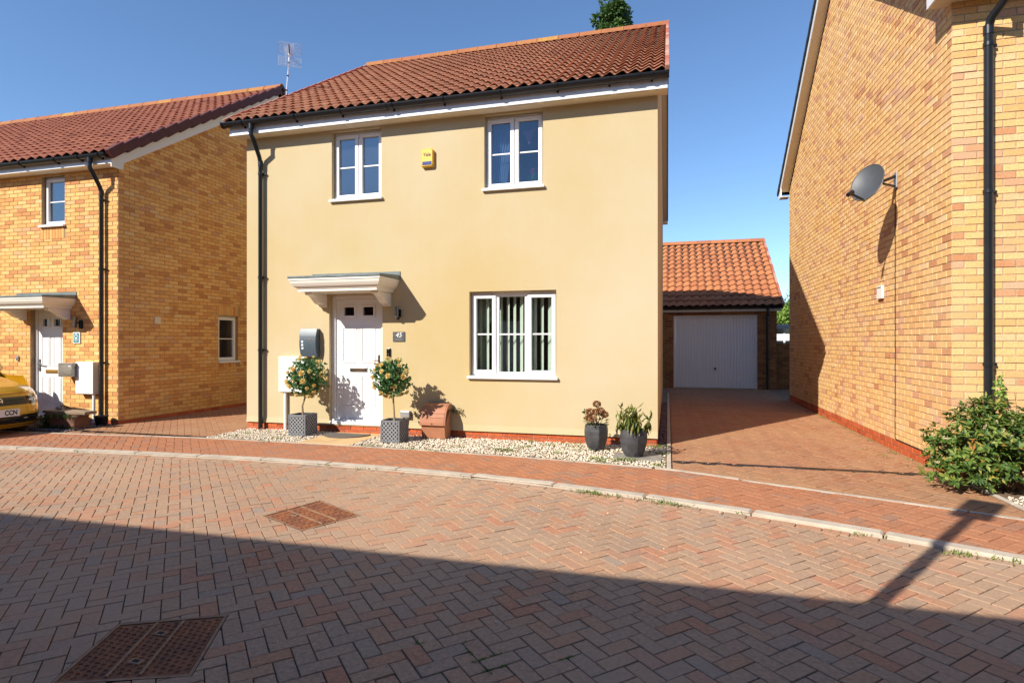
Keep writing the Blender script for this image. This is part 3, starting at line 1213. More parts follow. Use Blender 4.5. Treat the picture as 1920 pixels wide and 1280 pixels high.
def channel(x0, x1, label):
    t = thing('channel_drain', label, 'drain', ((x0 + x1) / 2, YD, -0.02), 'slot drains across the drives')
    MB().box(x0, x1, YD - .045, YD + .045, -0.04, -0.012).build('channel', 'dark_gap', t)
    for s in (-1, 1):
        MB().box(x0, x1, YD + s * .041 - .006, YD + s * .041 + .006, -0.02, 0.002).build('rail', 'black_plastic', t)
    mb = MB()
    x = x0 + .01
    while x < x1 - .01:
        mb.box(x, x + .012, YD - .035, YD + .035, -0.012, 0.0)
        x += .028
    o = mb.build('grating', 'black_plastic', t)
    o['kind'] = 'stuff'


channel(0.055, XRH - .01, 'black slot drain across the driveway to the garage')
channel(XLH + .1, -6.62, 'black slot drain across the driveway left of the cream house')

# gravel bed before the main house
gb = struct(strip(e2, lambda x: 8.02, -6.6, -0.018, -0.012, 24).build('gravel_bed', 'gravel_bed', fix=False))
struct(MB().add([(-0.14, 8.0, -0.012), (-0.018, 8.0, -0.012), (-0.018, 16.6, -0.012), (-0.14, 16.6, -0.012)], [(0, 1, 2, 3)]).build('gravel_bed_side', 'gravel_bed', fix=False))

ICO_V = []
ph = (1 + 5 ** .5) / 2
for a, b in ((-1, ph), (1, ph), (-1, -ph), (1, -ph)):
    ICO_V += [(a, b, 0)]
for a, b in ((-1, ph), (1, ph), (-1, -ph), (1, -ph)):
    ICO_V += [(0, a, b)]
for a, b in ((-1, ph), (1, ph), (-1, -ph), (1, -ph)):
    ICO_V += [(b, 0, a)]
ICO_V = np.array(ICO_V) / math.sqrt(1 + ph * ph)
_d = np.linalg.norm(ICO_V[:, None] - ICO_V[None], axis=2)
_ed = _d[_d > 1e-6].min() * 1.05
ICO_F = []
for i in range(12):
    for j in range(i + 1, 12):
        for k in range(j + 1, 12):
            if _d[i, j] < _ed and _d[j, k] < _ed and _d[i, k] < _ed:
                a, b, c = ICO_V[i], ICO_V[j], ICO_V[k]
                ICO_F.append((i, j, k) if np.dot(np.cross(b - a, c - a), a) > 0 else (i, k, j))
ICO_F = np.array(ICO_F)


def pebbles(name, mat, label, pts, r0, r1, flat=0.6, cat='gravel', zoff=0.0):
    n = len(pts)
    P = np.array(pts)
    S = RNG.uniform(r0, r1, n)
    sc = RNG.uniform(0.6, 1.15, (n, 3))
    sc[:, 2] *= flat
    V = ICO_V[None] * (1 + RNG.uniform(-.22, .22, (n, 12, 1))) * sc[:, None] * S[:, None, None]
    A = RNG.uniform(0, 6.28, n)
    T = RNG.uniform(-.6, .6, n)
    ca, sa, ct, st = np.cos(A)[:, None], np.sin(A)[:, None], np.cos(T)[:, None], np.sin(T)[:, None]
    x, y, z = V[..., 0], V[..., 1], V[..., 2]
    y, z = y * ct - z * st, y * st + z * ct
    x, y = x * ca - y * sa, x * sa + y * ca
    V = np.stack([x, y, z], -1) + P[:, None]
    V = V.reshape(-1, 3)
    Fc = (ICO_F[None] + (np.arange(n) * 12)[:, None, None]).reshape(-1, 3)
    c = (V.min(0) + V.max(0)) / 2
    me = bpy.data.meshes.new(name)
    me.from_pydata((V - c).tolist(), [], Fc.tolist())
    me.update()
    me.polygons.foreach_set('use_smooth', [True] * len(me.polygons))
    me.materials.append(M[mat])
    o = link(name, me, None, c)
    tag(o, label, cat, kind='stuff')
    return o


pts = []
for _ in range(15500):
    x = random.uniform(-6.58, -0.03)
    y = random.uniform(6.5, 8.0)
    if y < e2(x) + .015 or (-5.0 < x < -4.17 and y > 6.9) or y > 7.99: continue
    if x < -6.6 + (y - 7.0) * -.0: continue
    pts.append((x, y, -0.004 + random.uniform(0, .016)))
pebbles('gravel', 'pebble', 'pale stone chippings in the bed along the front of the cream house', pts, .008, .0175)
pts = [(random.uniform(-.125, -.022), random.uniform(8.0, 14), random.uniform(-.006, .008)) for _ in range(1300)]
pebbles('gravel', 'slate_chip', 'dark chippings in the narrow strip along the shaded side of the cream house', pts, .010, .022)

# sandstone step path and mat
path = struct(MB().box(-4.995, -4.175, 7.0, 7.985, -0.03, -0.004).build('path', 'joint_sand'))
for (a, b, c, d) in ((-4.99, -4.59, 7.005, 7.48), (-4.585, -4.18, 7.005, 7.48), (-4.99, -4.59, 7.485, 7.98), (-4.585, -4.18, 7.485, 7.98)):
    MB().box(a, b, c, d, -0.02, 0.010 + random.uniform(-.001, .001)).build('slab', 'sandstone', path, bevel=0.005)
mb = MB()
prof = [(-4.665 + .37 * math.cos(math.pi + math.pi * i / 20), 7.80 + .36 * math.sin(math.pi + math.pi * i / 20)) for i in range(21)]
mb.exz(prof, 0.0125, 0.028)
tag(mb.build('doormat', 'mat_grey', bevel=0.004, base=True), 'grey half-round doormat on the slab path before the door numbered 45', 'doormat')


# manholes
def manhole(q, label, keyholes):
    c = (sum(p[0] for p in q) / 4, sum(p[1] for p in q) / 4)
    t = thing('manhole_cover', label, 'manhole cover', (c[0], c[1], ZR - .01), 'rusty covers in the road')
    fr = grow(q, 0.03)
    mb = MB()
    for i in range(4):
        j = (i + 1) % 4
        a, b, c2, d = fr[i], fr[j], grow(q, -.03)[j], grow(q, -.03)[i]
        mb.add([(a[0], a[1], ZR + .001), (b[0], b[1], ZR + .001), (c2[0], c2[1], ZR + .001), (d[0], d[1], ZR + .001)], [(0, 1, 2, 3)])
        mb.add([(c2[0], c2[1], ZR + .001), (d[0], d[1], ZR + .001), (d[0], d[1], ZR - .03), (c2[0], c2[1], ZR - .03)], [(0, 1, 2, 3)])
    mb.build('frame', 'rust_worn', t)
    ip = grow(q, -.05)
    mb = MB()
    mb.exz(ip, ZR - .02, ZR - .003)
    plate = mb.build('plate', 'rust', t)
    # local coordinates over the quad
    def at(u, v):
        x = (ip[0][0] * (1 - u) * (1 - v) + ip[1][0] * u * (1 - v) + ip[2][0] * u * v + ip[3][0] * (1 - u) * v)
        y = (ip[0][1] * (1 - u) * (1 - v) + ip[1][1] * u * (1 - v) + ip[2][1] * u * v + ip[3][1] * (1 - u) * v)
        return x, y
    mb = MB()
    n = 15
    for i in range(n):
        for j in range(n):
            u, v = (i + .5) / n, (j + .5 + (.25 if i % 2 else -.25)) / n
            if not (.03 < v < .97): continue
            x, y = at(u, v)
            a = math.radians(25 if (i + j) % 2 else 115) + random.uniform(-.1, .1)
            s = .0135
            tri = [(x + s * math.cos(a + k * 2.094), y + s * math.sin(a + k * 2.094)) for k in range(3)]
            b = len(mb.v)
            mb.v += [(p[0], p[1], ZR - .003) for p in tri] + [(x + (p[0] - x) * .5, y + (p[1] - y) * .5, ZR + .004) for p in tri]
            mb.f += [(b, b + 1, b + 4, b + 3), (b + 1, b + 2, b + 5, b + 4), (b + 2, b, b + 3, b + 5), (b + 3, b + 4, b + 5)]
    o = mb.build('tread', 'rust', plate, fix=False)
    o['kind'] = 'stuff'
    for (u0, v0, u1, v1) in ((.36, .0, .36, 1.0), (.62, .0, .62, 1.0)):
        a, b = at(u0, v0 + .02), at(u1, v1 - .02)
        MB().bar((a[0], a[1], ZR + .001), (b[0], b[1], ZR + .001), .012, .008).build('rib', 'rust_worn', plate)
    for u, v in keyholes:
        x, y = at(u, v)
        MB().box(x - .035, x + .035, y - .02, y + .02, ZR - .003, ZR + .0035).build('key_plate', 'rust_worn', plate, bevel=.003)
        MB().box(x - .016, x + .016, y - .01, y + .01, ZR + .0036, ZR + .0042).build('key_slot', 'dark_gap', plate)


manhole(MH1, 'rusty orange manhole cover in the sunlit part of the road', [(.3, .7)])
manhole(MH2, 'brown manhole cover in the shaded road at the lower left', [(.49, .25), (.49, .75)])


# ================================================================== MAIN HOUSE
MFR = Fr((0, YF), (1, 0), (0, -1))
ZS = 4.72
YB, YRG, ZRG = 16.6, 12.3, 7.93
house = thing('house', 'two-storey cream rendered house with brown pantile roof, number 45', 'house', ((XMH0 + XMH1) / 2, YF + 4, 0))
WLo = (-2.806, -1.513, 0.91, 2.143)
WU1 = (-5.086, -4.228, 3.625, 4.695)
WU2 = (-2.577, -1.705, 3.625, 4.695)
DR = (-5.13, -4.21, 0.125, 2.14)
mb = MB()
wall_mesh(mb, MFR, XMH0, XMH1, 0.11, 4.76, [WLo, WU1, WU2, DR])
TB = (ZRG - 4.93) / (YRG - 7.72)


def gable_poly(x, y0, y1, z0, flip=False):
    ze = 4.85
    ym = (y0 + y1) / 2
    return [(x, y0, z0), (x, y1, z0), (x, y1, ze), (x, ym, ze + (ym - y0) * TB), (x, y0, ze)]


mb.add(gable_poly(XMH1, YF, YB, 0.11), [(0, 1, 2, 3, 4)])
mb.add(gable_poly(XMH0, YF, YB, 0.11), [(4, 3, 2, 1, 0)])
mb.add([(XMH0, YB, .11), (XMH1, YB, .11), (XMH1, YB, 4.85), (XMH0, YB, 4.85)], [(3, 2, 1, 0)])
# bell drip at the foot of the render
for i in range(1):
    P = [(YF, .20), (YF - .012, .125), (YF - .014, .11), (YF + .01, .11)]
    segs = [(XMH0, DR[0]), (DR[1], XMH1)]
    for a, b in segs: mb.exx(P, a, b)
wall = mb.build('wall', 'render_cream', house, fix=False)
mb = MB().box(XMH0 + .012, XMH1 - .012, YF + .022, YB - .02, -0.03, 0.112)
pl = mb.build('plinth', 'mortar_pale', house)
pol = courses(XMH0 + .012, XMH1 - .012, -0.028, 0.108, L=.215, H=.062, j=.008)
emit('brick', pl, flat_items(pol, (0, YF + .022, 0), (1, 0, 0), (0, 0, 1), (0, -1, 0), 0.008, 0.003, 0.004), 'brick_red')
pol = courses(0, 4.0, -0.028, 0.108, L=.215, H=.062, j=.008, off=-.1)
emit('brick', pl, flat_items(pol, (XMH1 - .012, YF + .022, 0), (0, 1, 0), (0, 0, 1), (1, 0, 0), 0.006, 0.003, 0.004), 'brick_red', k=20)
mb = MB()
mb.box(XMH0 + .02, XMH1 - .02, YF + .32, YB - .02, 0.02, 0.10)
mb.box(XMH0 + .02, XMH1 - .02, YF + .32, YB - .02, 2.40, 2.52)
mb.box(XMH0 + .02, XMH1 - .02, YF + 4.0, YF + 4.1, 0.10, 4.7)
mb.box(XMH0 + .02, XMH1 - .02, YF + .32, YB - .02, 4.76, 4.80)
mb.box(-3.55, -3.47, YF + .32, YF + 4.0, 0.10, 4.7)
mb.build('interior', 'interior', house)

# roof
X0, X1 = -6.86, -0.035
YE, ZE = 7.72, 4.925
VS = Vector((0, YRG - YE, ZRG - ZE)).normalized()
NS = Vector((1, 0, 0)).cross(VS)


def slab(mb, x0, x1, ye, ze, yr, zr, t0, t1, gap=0.0):
    """roof deck between two normal offsets"""
    V = Vector((0, yr - ye, zr - ze)).normalized()
    N = Vector((1, 0, 0)).cross(V)
    if N.z < 0: N = -N
    a, b = Vector((0, ye, ze)), Vector((0, yr, zr))
    vv = []
    for x in (x0, x1):
        for p, t in ((a, t0), (b, t0), (b, t1), (a, t1)):
            q = p + N * t
            vv.append((x, q.y, q.z))
    return mb.add(vv, [(0, 1, 2, 3), (7, 6, 5, 4), (0, 4, 5, 1), (1, 5, 6, 2), (2, 6, 7, 3), (3, 7, 4, 0)])


YRB2 = 2 * YRG - YE
mb = MB()
slab(mb, X0 + .03, X1 + .03, YE + .03, ZE, YRG, ZRG, -.06, -.012)
slab(mb, X0 + .03, X1 + .03, YRB2, ZE, YRG, ZRG, -.06, -.012)
roof = mb.build('roof', 'underlay', house)
emit('tile', roof, roof_items(X0, X1, YE, ZE, YRG, ZRG - .02, .166, .285, 'm'), 'tile_main', stuff='tile_field', smooth=True)
mb = MB()
slab(mb, X0, X1, YRB2, ZE, YRG, ZRG, -.01, .03)
mb.build('rear_slope', 'tile_main', roof)


def ridge(parent, x0, x1, y, z, mat='ridge', L=.45, r=.095):
    n = round((x1 - x0) / L)
    L = (x1 - x0) / n
    for i in range(n):
        a = x0 + i * L
        prof = [(y - r * 1.15, z - .055), (y - r * .95, z + .01), (y - r * .5, z + .055), (y, z + .072), (y + r * .5, z + .055), (y + r * .95, z + .01), (y + r * 1.15, z - .055), (y, z - .02)]
        MB().exx(prof, a + .003, a + L - .003).build('ridge_tile', mat, parent, smooth=True)
        MB().exx([(yy, zz + .008) for yy, zz in prof], a + L - .03, a + L - .004).build('ridge_collar', mat, parent, smooth=True)


ridge(roof, X0, X1 + .06, YRG, ZRG + .02, r=.085)
nrow = math.ceil(math.hypot(YRG - YE, ZRG - ZE) / .285)
gsl = math.hypot(YRG - YE, ZRG - ZE) / nrow
for i in range(nrow):
    c = Vector((X1 + .03, YE, ZE)) + VS * ((i + .5) * gsl) + NS * .012
    MB().obox(c, ((1, 0, 0), VS, NS), (.028, gsl * .49, .045)).build('verge_tile', 'verge_red', roof, bevel=.006)
    c = Vector((X0 + .005, YE, ZE)) + VS * ((i + .5) * gsl) + NS * (.008)
    MB().obox(c, ((1, 0, 0), (VS + NS * .05).normalized(), NS), (.02, gsl * .5, .038)).build('verge_tile', 'verge_red', roof, bevel=.006)
# verge soffit and barge boards, right side
mb = MB()
mid = (Vector((0, YE + .06, ZE)) + Vector((0, YRG, ZRG))) / 2
hl = (Vector((0, YRG, ZRG)) - Vector((0, YE + .06, ZE))).length / 2
mb.obox(Vector((-0.065, mid.y, mid.z)) - NS * .13, ((1, 0, 0), VS, NS), (.062, hl, .008))
VS2 = Vector((0, -VS.y, VS.z))
NS2 = Vector((0, -NS.y, NS.z))
midb = Vector((0, 2 * YRG - mid.y, mid.z))
mb.obox(Vector((-0.065, midb.y, midb.z)) - NS2 * .13, ((1, 0, 0), VS2, NS2), (.062, hl, .008))
mb.build('verge_soffit', 'soffit', house)
mb = MB()
mb.obox(Vector((0.003, mid.y, mid.z)) - NS * .10, ((1, 0, 0), VS, NS), (.009, hl, .075))
mb.obox(Vector((0.003, midb.y, midb.z)) - NS2 * .10, ((1, 0, 0), VS2, NS2), (.009, hl, .075))
mb.build('bargeboard', 'bronze', house)
# eaves
FY = 7.80
fas = MB().box(X0 + .05, 0.0, FY - .016, FY, ZS - .005, ZS + .17).build('fascia', 'fascia', house, bevel=.003)
MB().box(X0 + .05, 0.0, FY + .001, YF + .02, ZS, ZS + .012).build('soffit', 'soffit', house)
mb = MB()
x = X0 + .2
while x < -.1:
    mb.box(x, min(x + .42, -.12), FY + .022, FY + .027, ZS - .002, ZS + .001)
    x += .5
mb.build('soffit_slot', 'dark_gap', house)
MB().box(X0 + .05, X0 + .062, FY, YF, ZS + .013, ZS + .2).build('soffit_end', 'fascia', house)
for yy, nm in ((2 * YRG - FY, 'fascia'),):
    MB().box(X0 + .05, 0.0, yy, yy + .016, ZS - .005, ZS + .17).build('fascia', 'fascia', house)
    MB().box(X0 + .05, 0.0, YB - .02, yy - .001, ZS, ZS + .012).build('soffit', 'soffit', house)


def gutter(parent, x0, x1, yc, zt, r, brk, unions, s=1.0):
    prof = [(yc + r * math.cos(math.pi + math.pi * i / 12), zt + r * 1.05 * math.sin(math.pi + math.pi * i / 12)) for i in range(13)]
    inner = [(yc + (r - .004) * math.cos(2 * math.pi - math.pi * i / 12), zt + (r - .004) * 1.05 * math.sin(2 * math.pi - math.pi * i / 12)) for i in range(13)]
    gt = MB().exx(prof + inner, x0, x1).build('gutter', 'black_plastic', parent, smooth=True)

    def band(a, b, rr, nm):
        p = [(yc + rr * math.cos(math.pi + math.pi * i / 12), zt + rr * 1.05 * math.sin(math.pi + math.pi * i / 12)) for i in range(13)]
        q = [(yc + (r + .001) * math.cos(2 * math.pi - math.pi * i / 12), zt + .004 + (r + .001) * 1.05 * math.sin(2 * math.pi - math.pi * i / 12)) for i in range(13)]
        MB().exx(p + q, a, b).build(nm, 'black_plastic', gt, smooth=True)
    for x in brk:
        band(x - .016, x + .016, r + .011, 'bracket')
        MB().box(x - .012, x + .012, yc + r * .6, yc + r + .012, zt - r * 1.35, zt - r * .6).build('bracket_leg', 'black_plastic', gt)
    for x in unions:
        band(x - .07, x + .07, r + .009, 'union')
    for a, b in ((x0 - .004, x0 + .03), (x1 - .03, x1 + .004)):
        p = [(yc + (r + .008) * math.cos(math.pi + math.pi * i / 12), zt + (r + .008) * 1.05 * math.sin(math.pi + math.pi * i / 12)) for i in range(13)]
        MB().exx(p, a, b).build('end_cap', 'black_plastic', gt, smooth=True)
    return gt


GYC, GZ = 7.722, 4.895
gutter(house, X0 - .02, 0.015, GYC, GZ, .064, [-6.5, -5.55, -4.75, -3.9, -3.1, -2.25, -1.45, -.75, -.2], [-4.05, -.42])


def downpipe(parent, x, yg, zg, yw, ztop, zbot, r, jog, clips, out=0.07, s=1.0):
    """pipe from the gutter outlet, swan neck back to the wall"""
    yp = yw - out
    pts = [(x, yg, zg), (x, yg, zg - .16 * s), (x + .02 * s, yg + .02, zg - .21 * s), (x + jog * .8, yp - .03, ztop + .09 * s), (x + jog, yp, ztop), (x + jog, yp, zbot)]
    dp = MB().tube(pts, r, 14).build('downpipe', 'black_plastic', parent, smooth=True)
    MB().tube([(x, yg, zg + .01), (x, yg, zg - .07)], r * 1.25, 14).build('outlet', 'black_plastic', dp, smooth=True)
    MB().tube([(x + jog, yp, ztop - .06), (x + jog, yp, ztop + .03)], r * 1.14, 14).build('socket', 'black_plastic', dp, smooth=True)
    for z in clips:
        MB().tube([(x + jog, yp, z - .018), (x + jog, yp, z + .018)], r * 1.18, 14).build('pipe_clip', 'black_plastic', dp, smooth=True)
        m = MB()
        m.box(x + jog - r * .4, x + jog + r * .4, yp + r, yw, z - .016, z + .016)
        m.box(x + jog + r, x + jog + r + .05, yp + r - .012, yp + r + .01, z - .012, z + .012)
        m.build('clip_arm', 'black_plastic', dp)
    return dp


downpipe(house, -6.35, GYC, GZ - .06, YF, 4.30, -0.005, .034, .0, [4.12, 2.45, 1.28], out=.06)

# windows
make_window(house, MFR, *WU1, [(0, .5, 'open'), (.5, 1, 'open')], glass='glass_frost', barz=.49)
make_window(house, MFR, *WU2, [(0, .5, 'open'), (.5, 1, 'open')], glass='glass_sky', barz=.49)
make_window(house, MFR, *WLo, [(0, .30, 'open'), (.30, .66, 'fixed'), (.66, 1, 'open')], glass='glass', barz=.50)


# door --------------------------------------------------------------
def make_door(parent, u0, u1, z0, z1, Y, hinge, s=1.0, letter='chrome', hand='bronze'):
    fr = Fr((0, Y), (1, 0), (0, -1))
    fwid = .06 * s
    rc = 0.075
    mb = MB()
    fbox(mb, fr, u0, u0 + fwid, z0, z1, -rc - .07, -rc)
    fbox(mb, fr, u1 - fwid, u1, z0, z1, -rc - .07, -rc)
    fbox(mb, fr, u0 + fwid, u1 - fwid, z1 - fwid, z1, -rc - .07, -rc)
    frame = mb.build('door_frame', 'door_white', parent, bevel=.006)
    m = MB()
    fbox(m, fr, u0, u1, z0, z0 + .05, -rc - .07, .012)
    fbox(m, fr, u0 + .01, u1 - .01, z0 + .05, z0 + .075, -rc - .07, -rc + .03)
    m.build('threshold', 'door_white', parent, bevel=.006)
    a0, a1, b0, b1 = u0 + fwid + .004, u1 - fwid - .004, z0 + .078, z1 - fwid - .004
    W, H = a1 - a0, b1 - b0
    f = -rc - .025                                    # face of the leaf
    leafm = MB()
    cols = [(.14, .44), (.56, .86)]
    win = [(a0 + W * c0 + .03 * s, a0 + W * c1 - .03 * s, b0 + H * .865, b0 + H * .935) for c0, c1 in cols]
    wall_mesh(leafm, fr, a0, a1, b0, b1, win, depth=.04, n=f)
    door = leafm.build('door', 'door_white', parent, fix=False)
    for w in win:
        m = MB()
        fbox(m, fr, w[0] - .002, w[1] + .002, w[2] - .002, w[3] + .002, f - .03, f - .024)
        m.build('pane', 'glass_dark', door)
        m = MB()
        fbox(m, fr, w[0] - .05, w[1] + .05, w[2] - .05, w[3] + .05, f - .2, f - .19)
        m.build('dark_backing', 'dark_gap', door)
        m = MB()
        t = .035 * s
        fbox(m, fr, w[0] - t, w[1] + t, w[2] - t, w[2], f, f + .014)
        fbox(m, fr, w[0] - t, w[1] + t, w[3], w[3] + t, f, f + .014)
        fbox(m, fr, w[0] - t, w[0], w[2], w[3], f, f + .014)
        fbox(m, fr, w[1], w[1] + t, w[2], w[3], f, f + .014)
        m.build('pane_surround', 'door_white', door, bevel=.006)
    for c0, c1 in cols:
        for zz0, zz1 in ((.47, .77), (.10, .365)):
            p0, p1, q0, q1 = a0 + W * c0, a0 + W * c1, b0 + H * zz0, b0 + H * zz1
            t = .018 * s
            m = MB()
            fbox(m, fr, p0, p1, q0, q0 + t, f + .0005, f + .010)
            fbox(m, fr, p0, p1, q1 - t, q1, f + .0005, f + .010)
            fbox(m, fr, p0, p0 + t, q0 + t, q1 - t, f + .0005, f + .010)
            fbox(m, fr, p1 - t, p1, q0 + t, q1 - t, f + .0005, f + .010)
            m.build('moulding', 'door_white', door, bevel=.007)
            m = MB()
            fbox(m, fr, p0 + t * 1.9, p1 - t * 1.9, q0 + t * 1.9, q1 - t * 1.9, f + .0005, f + .007)
            m.build('panel', 'door_white', door, bevel=.006)
    cx = (a0 + a1) / 2
    zl = b0 + H * .415
    m = MB()
    fbox(m, fr, cx - .15 * s, cx + .15 * s, zl - .037 * s, zl + .037 * s, f + .001, f + .012)
    lp = m.build('letter_plate', letter, door, bevel=.004)
    m = MB()
    fbox(m, fr, cx - .125 * s, cx + .125 * s, zl - .02 * s, zl + .02 * s, f + .0125, f + .017)
    m.build('letter_flap', 'bronze' if letter == 'chrome' else 'brass', lp, bevel=.003)
    hx = a1 - .045 * s if hinge == 'l' else a0 + .045 * s
    sg = -1 if hinge == 'l' else 1
    zh = b0 + H * .475
    m = MB()
    fbox(m, fr, hx - .016, hx + .016, zh - .12 * s, zh + .12 * s, f + .001, f + .012)
    hp = m.build('handle_plate', hand, door, bevel=.004)
    y = Y - f
    MB().tube([(hx, y - .012, zh + .03), (hx, y - .05, zh + .03), (hx + sg * .02, y - .058, zh + .03), (hx + sg * .125 * s, y - .058, zh + .022)], .009, 8).build('handle', hand, hp, smooth=True)
    m = MB()
    m.tube([(hx, y - .012, zh - .055), (hx, y - .024, zh - .055)], .012, 10)
    m.build('lock', hand, hp, smooth=True)
    MB().tube([(cx, y - .001, b0 + H * .74), (cx, y - .006, b0 + H * .74)], .008, 10).build('spyhole', 'chrome', door, smooth=True)
    return door


make_door(house, *DR, YF, 'l')


# canopy --------------------------------------------------------------
def make_canopy(parent, x0, x1, Yw, yf, ztop, bx, s=1.0):
    """x0..x1 outer width, yf front, ztop underside of the lead; bx: centres of the two corbels"""
    prof = [(0, 0), (0, -.03), (.012, -.034), (.012, -.05), (.02, -.075), (.045, -.115), (.075, -.135), (.085, -.138), (.085, -.155), (.095, -.157), (.095, -.19)]
    mb = MB()
    P = []
    for d, z in prof:
        d *= s
        z = ztop + z * s
        P.append([(x0 + d, Yw - .004, z), (x0 + d, yf + d, z), (x1 - d, yf + d, z), (x1 - d, Yw - .004, z)])
    mb.grid(P)
    mb.add([P[0][k] for k in range(4)], [(0, 1, 2, 3)])
    mb.add([P[-1][k] for k in range(4)], [(3, 2, 1, 0)])
    can = mb.build('canopy', 'grp_white', parent, fix=True)
    mb = MB()
    zt = ztop + .001
    a = [(x0 - .012, yf - .012, zt), (x1 + .012, yf - .012, zt), (x1 + .012, Yw - .003, zt), (x0 - .012, Yw - .003, zt)]
    b = [(x0 - .012, yf - .012, zt + .03 * s), (x1 + .012, yf - .012, zt + .03 * s), (x1 + .012, Yw - .003, zt + .075 * s), (x0 - .012, Yw - .003, zt + .075 * s)]
    mb.add(a + b, [(0, 3, 2, 1), (4, 5, 6, 7), (0, 1, 5, 4), (1, 2, 6, 5), (2, 3, 7, 6), (3, 0, 4, 7)])
    ld = mb.build('lead_cap', 'lead', can, bevel=.004)
    MB().box(x0 - .015, x1 + .015, Yw - .012, Yw - .002, zt + .02, zt + .13 * s).build('lead_flashing', 'lead', can)
    zb = ztop - .19 * s
    dep = (Yw - yf) * .62
    for c in bx:
        pr = []
        for i in range(13):                                # ogee from front top to the foot
            t = i / 12
            yy = Yw - dep + dep * .78 * t
            zz = zb - .04 * s - (.13 * s) * (t - math.sin(2 * math.pi * t) / (2 * math.pi) * .8)
            pr.append((yy, zz))
        prof2 = [(Yw - .003, zb - .0005), (Yw - dep - .03, zb - .0005), (Yw - dep - .03, zb - .035 * s)] + pr + [(Yw - dep * .2, zb - .205 * s), (Yw - .003, zb - .205 * s)]
        MB().exx(prof2, c - .06 * s, c + .06 * s).build('corbel', 'grp_white', can, bevel=.004)
    return can


make_canopy(house, -5.41, -3.925, YF, 7.37, 2.345, (-5.22, -4.115))

# ---------------------------------------------------------------- blinds, curtains and what stands in the windows
bl = thing('vertical_blind', 'pale vertical slat blind hanging in the ground floor window of the cream house', 'blind', (-2.15, YF + .27, .98))
for k in range(12):
    x = -2.70 + k * .104 + random.uniform(-.006, .006)
    a = R(random.uniform(40, 50))
    if k == 7: a = R(30)
    w = .089
    P = []
    for i in range(2):
        zz = 2.10 if i else .96
        tw = random.uniform(-.05, .05)
        P.append([(x - w / 2 * math.cos(a + tw), YF + .235 + w / 2 * math.sin(a + tw), zz), (x, YF + .237, zz), (x + w / 2 * math.cos(a + tw), YF + .235 - w / 2 * math.sin(a + tw), zz)])
    MB().grid(P).build('slat', 'blind', bl, fix=False)


def drape(name, mat, label, x0, x1, zt, zb, y, n=9, tie=None):
    P = []
    cols = n * 6
    for i in range(13):
        t = i / 12
        z = zt + (zb - zt) * t
        row = []
        for j in range(cols + 1):
            s = j / cols
            xl, xr = x0, x1
            if tie:                                        # gathered towards one side
                g = math.sin(min(1, t / tie[1]) * math.pi / 2) ** 1.5
                xr = x1 + (tie[0] - x1) * g
            x = xl + (xr - xl) * s
            row.append((x, y + .02 * math.sin(s * n * 2 * math.pi) + .006 * math.sin(9 * t + s * 7), z))
        P.append(row)
    o = MB().grid(P).build(name, mat, None, smooth=True, fix=False)
    return tag(o, label, 'curtain')


drape('curtain', 'curtain', 'grey-green curtain gathered at the left of the ground floor window', -2.80, -2.40, 2.12, .92, YF + .36, 7, tie=(-2.68, .6))
drape('curtain', 'net_curtain', 'thin blue-grey curtain in the left pane of the upper window above the wide window', -2.55, -2.12, 4.64, 3.66, YF + .24, 9, tie=(-2.30, 1.0))
drape('curtain', 'fence_white', 'narrow white curtain edge at the right of the upper window above the wide window', -1.80, -1.72, 4.64, 3.66, YF + .26, 3)
t = thing('toy_animal', 'small wooden animal figure on the upper window sill', 'ornament', (-2.27, YF + .215, 3.635))
MB().tube([(-2.34, YF + .215, 3.70), (-2.25, YF + .215, 3.705), (-2.215, YF + .215, 3.73), (-2.20, YF + .215, 3.79)], [.02, .02, .016, .012], 8).build('body', 'toy_wood', t, smooth=True)
MB().tube([(-2.21, YF + .215, 3.785), (-2.165, YF + .215, 3.77)], [.016, .009], 8).build('head', 'toy_wood', t, smooth=True)
for lx in (-2.335, -2.245):
    for ly in (-.012, .012):
        MB().tube([(lx, YF + .215 + ly, 3.70), (lx, YF + .215 + ly, 3.634)], .007, 6).build('leg', 'toy_wood', t)
mb = MB()
for i in range(60):
    d = rdir()
    leaf(mb, Vector((-1.90, YF + .24, 3.78)) + d * .02, d + Vector((0, 0, .2)), (0, 0, 1), random.uniform(.06, .11), .035)
t = thing('potted_flower', 'pink flower with green leaves on the upper window sill', 'flower', (-1.90, YF + .24, 3.635))
mb.build('foliage', 'leaf_rose', t, fix=False)
MB().lathe([(.03, 0), (.045, .08), (.04, .08), (.03, .07)], (-1.90, YF + .24, 3.635), 12).build('pot', 'meter_white', t, smooth=True)
mb = MB()
for i in range(40):
    d = rdir()
    leaf(mb, Vector((-1.90, YF + .23, 3.90)) + d * .02, d, (0, 0, 1), .04, .035)
mb.build('bloom', 'flower_pink', t, fix=False)
mb = MB()
mb.add([(-2.06, YF + .23, 4.50), (-1.86, YF + .23, 4.52), (-1.96, YF + .23, 4.30)], [(0, 1, 2)])
mb.add([(-2.06, YF + .232, 4.50), (-1.86, YF + .232, 4.52), (-1.96, YF + .232, 4.30)], [(2, 1, 0)])
tag(mb.build('bunting_flag', 'bunting', fix=False), 'dull red triangular flag hanging in the upper right window', 'flag')

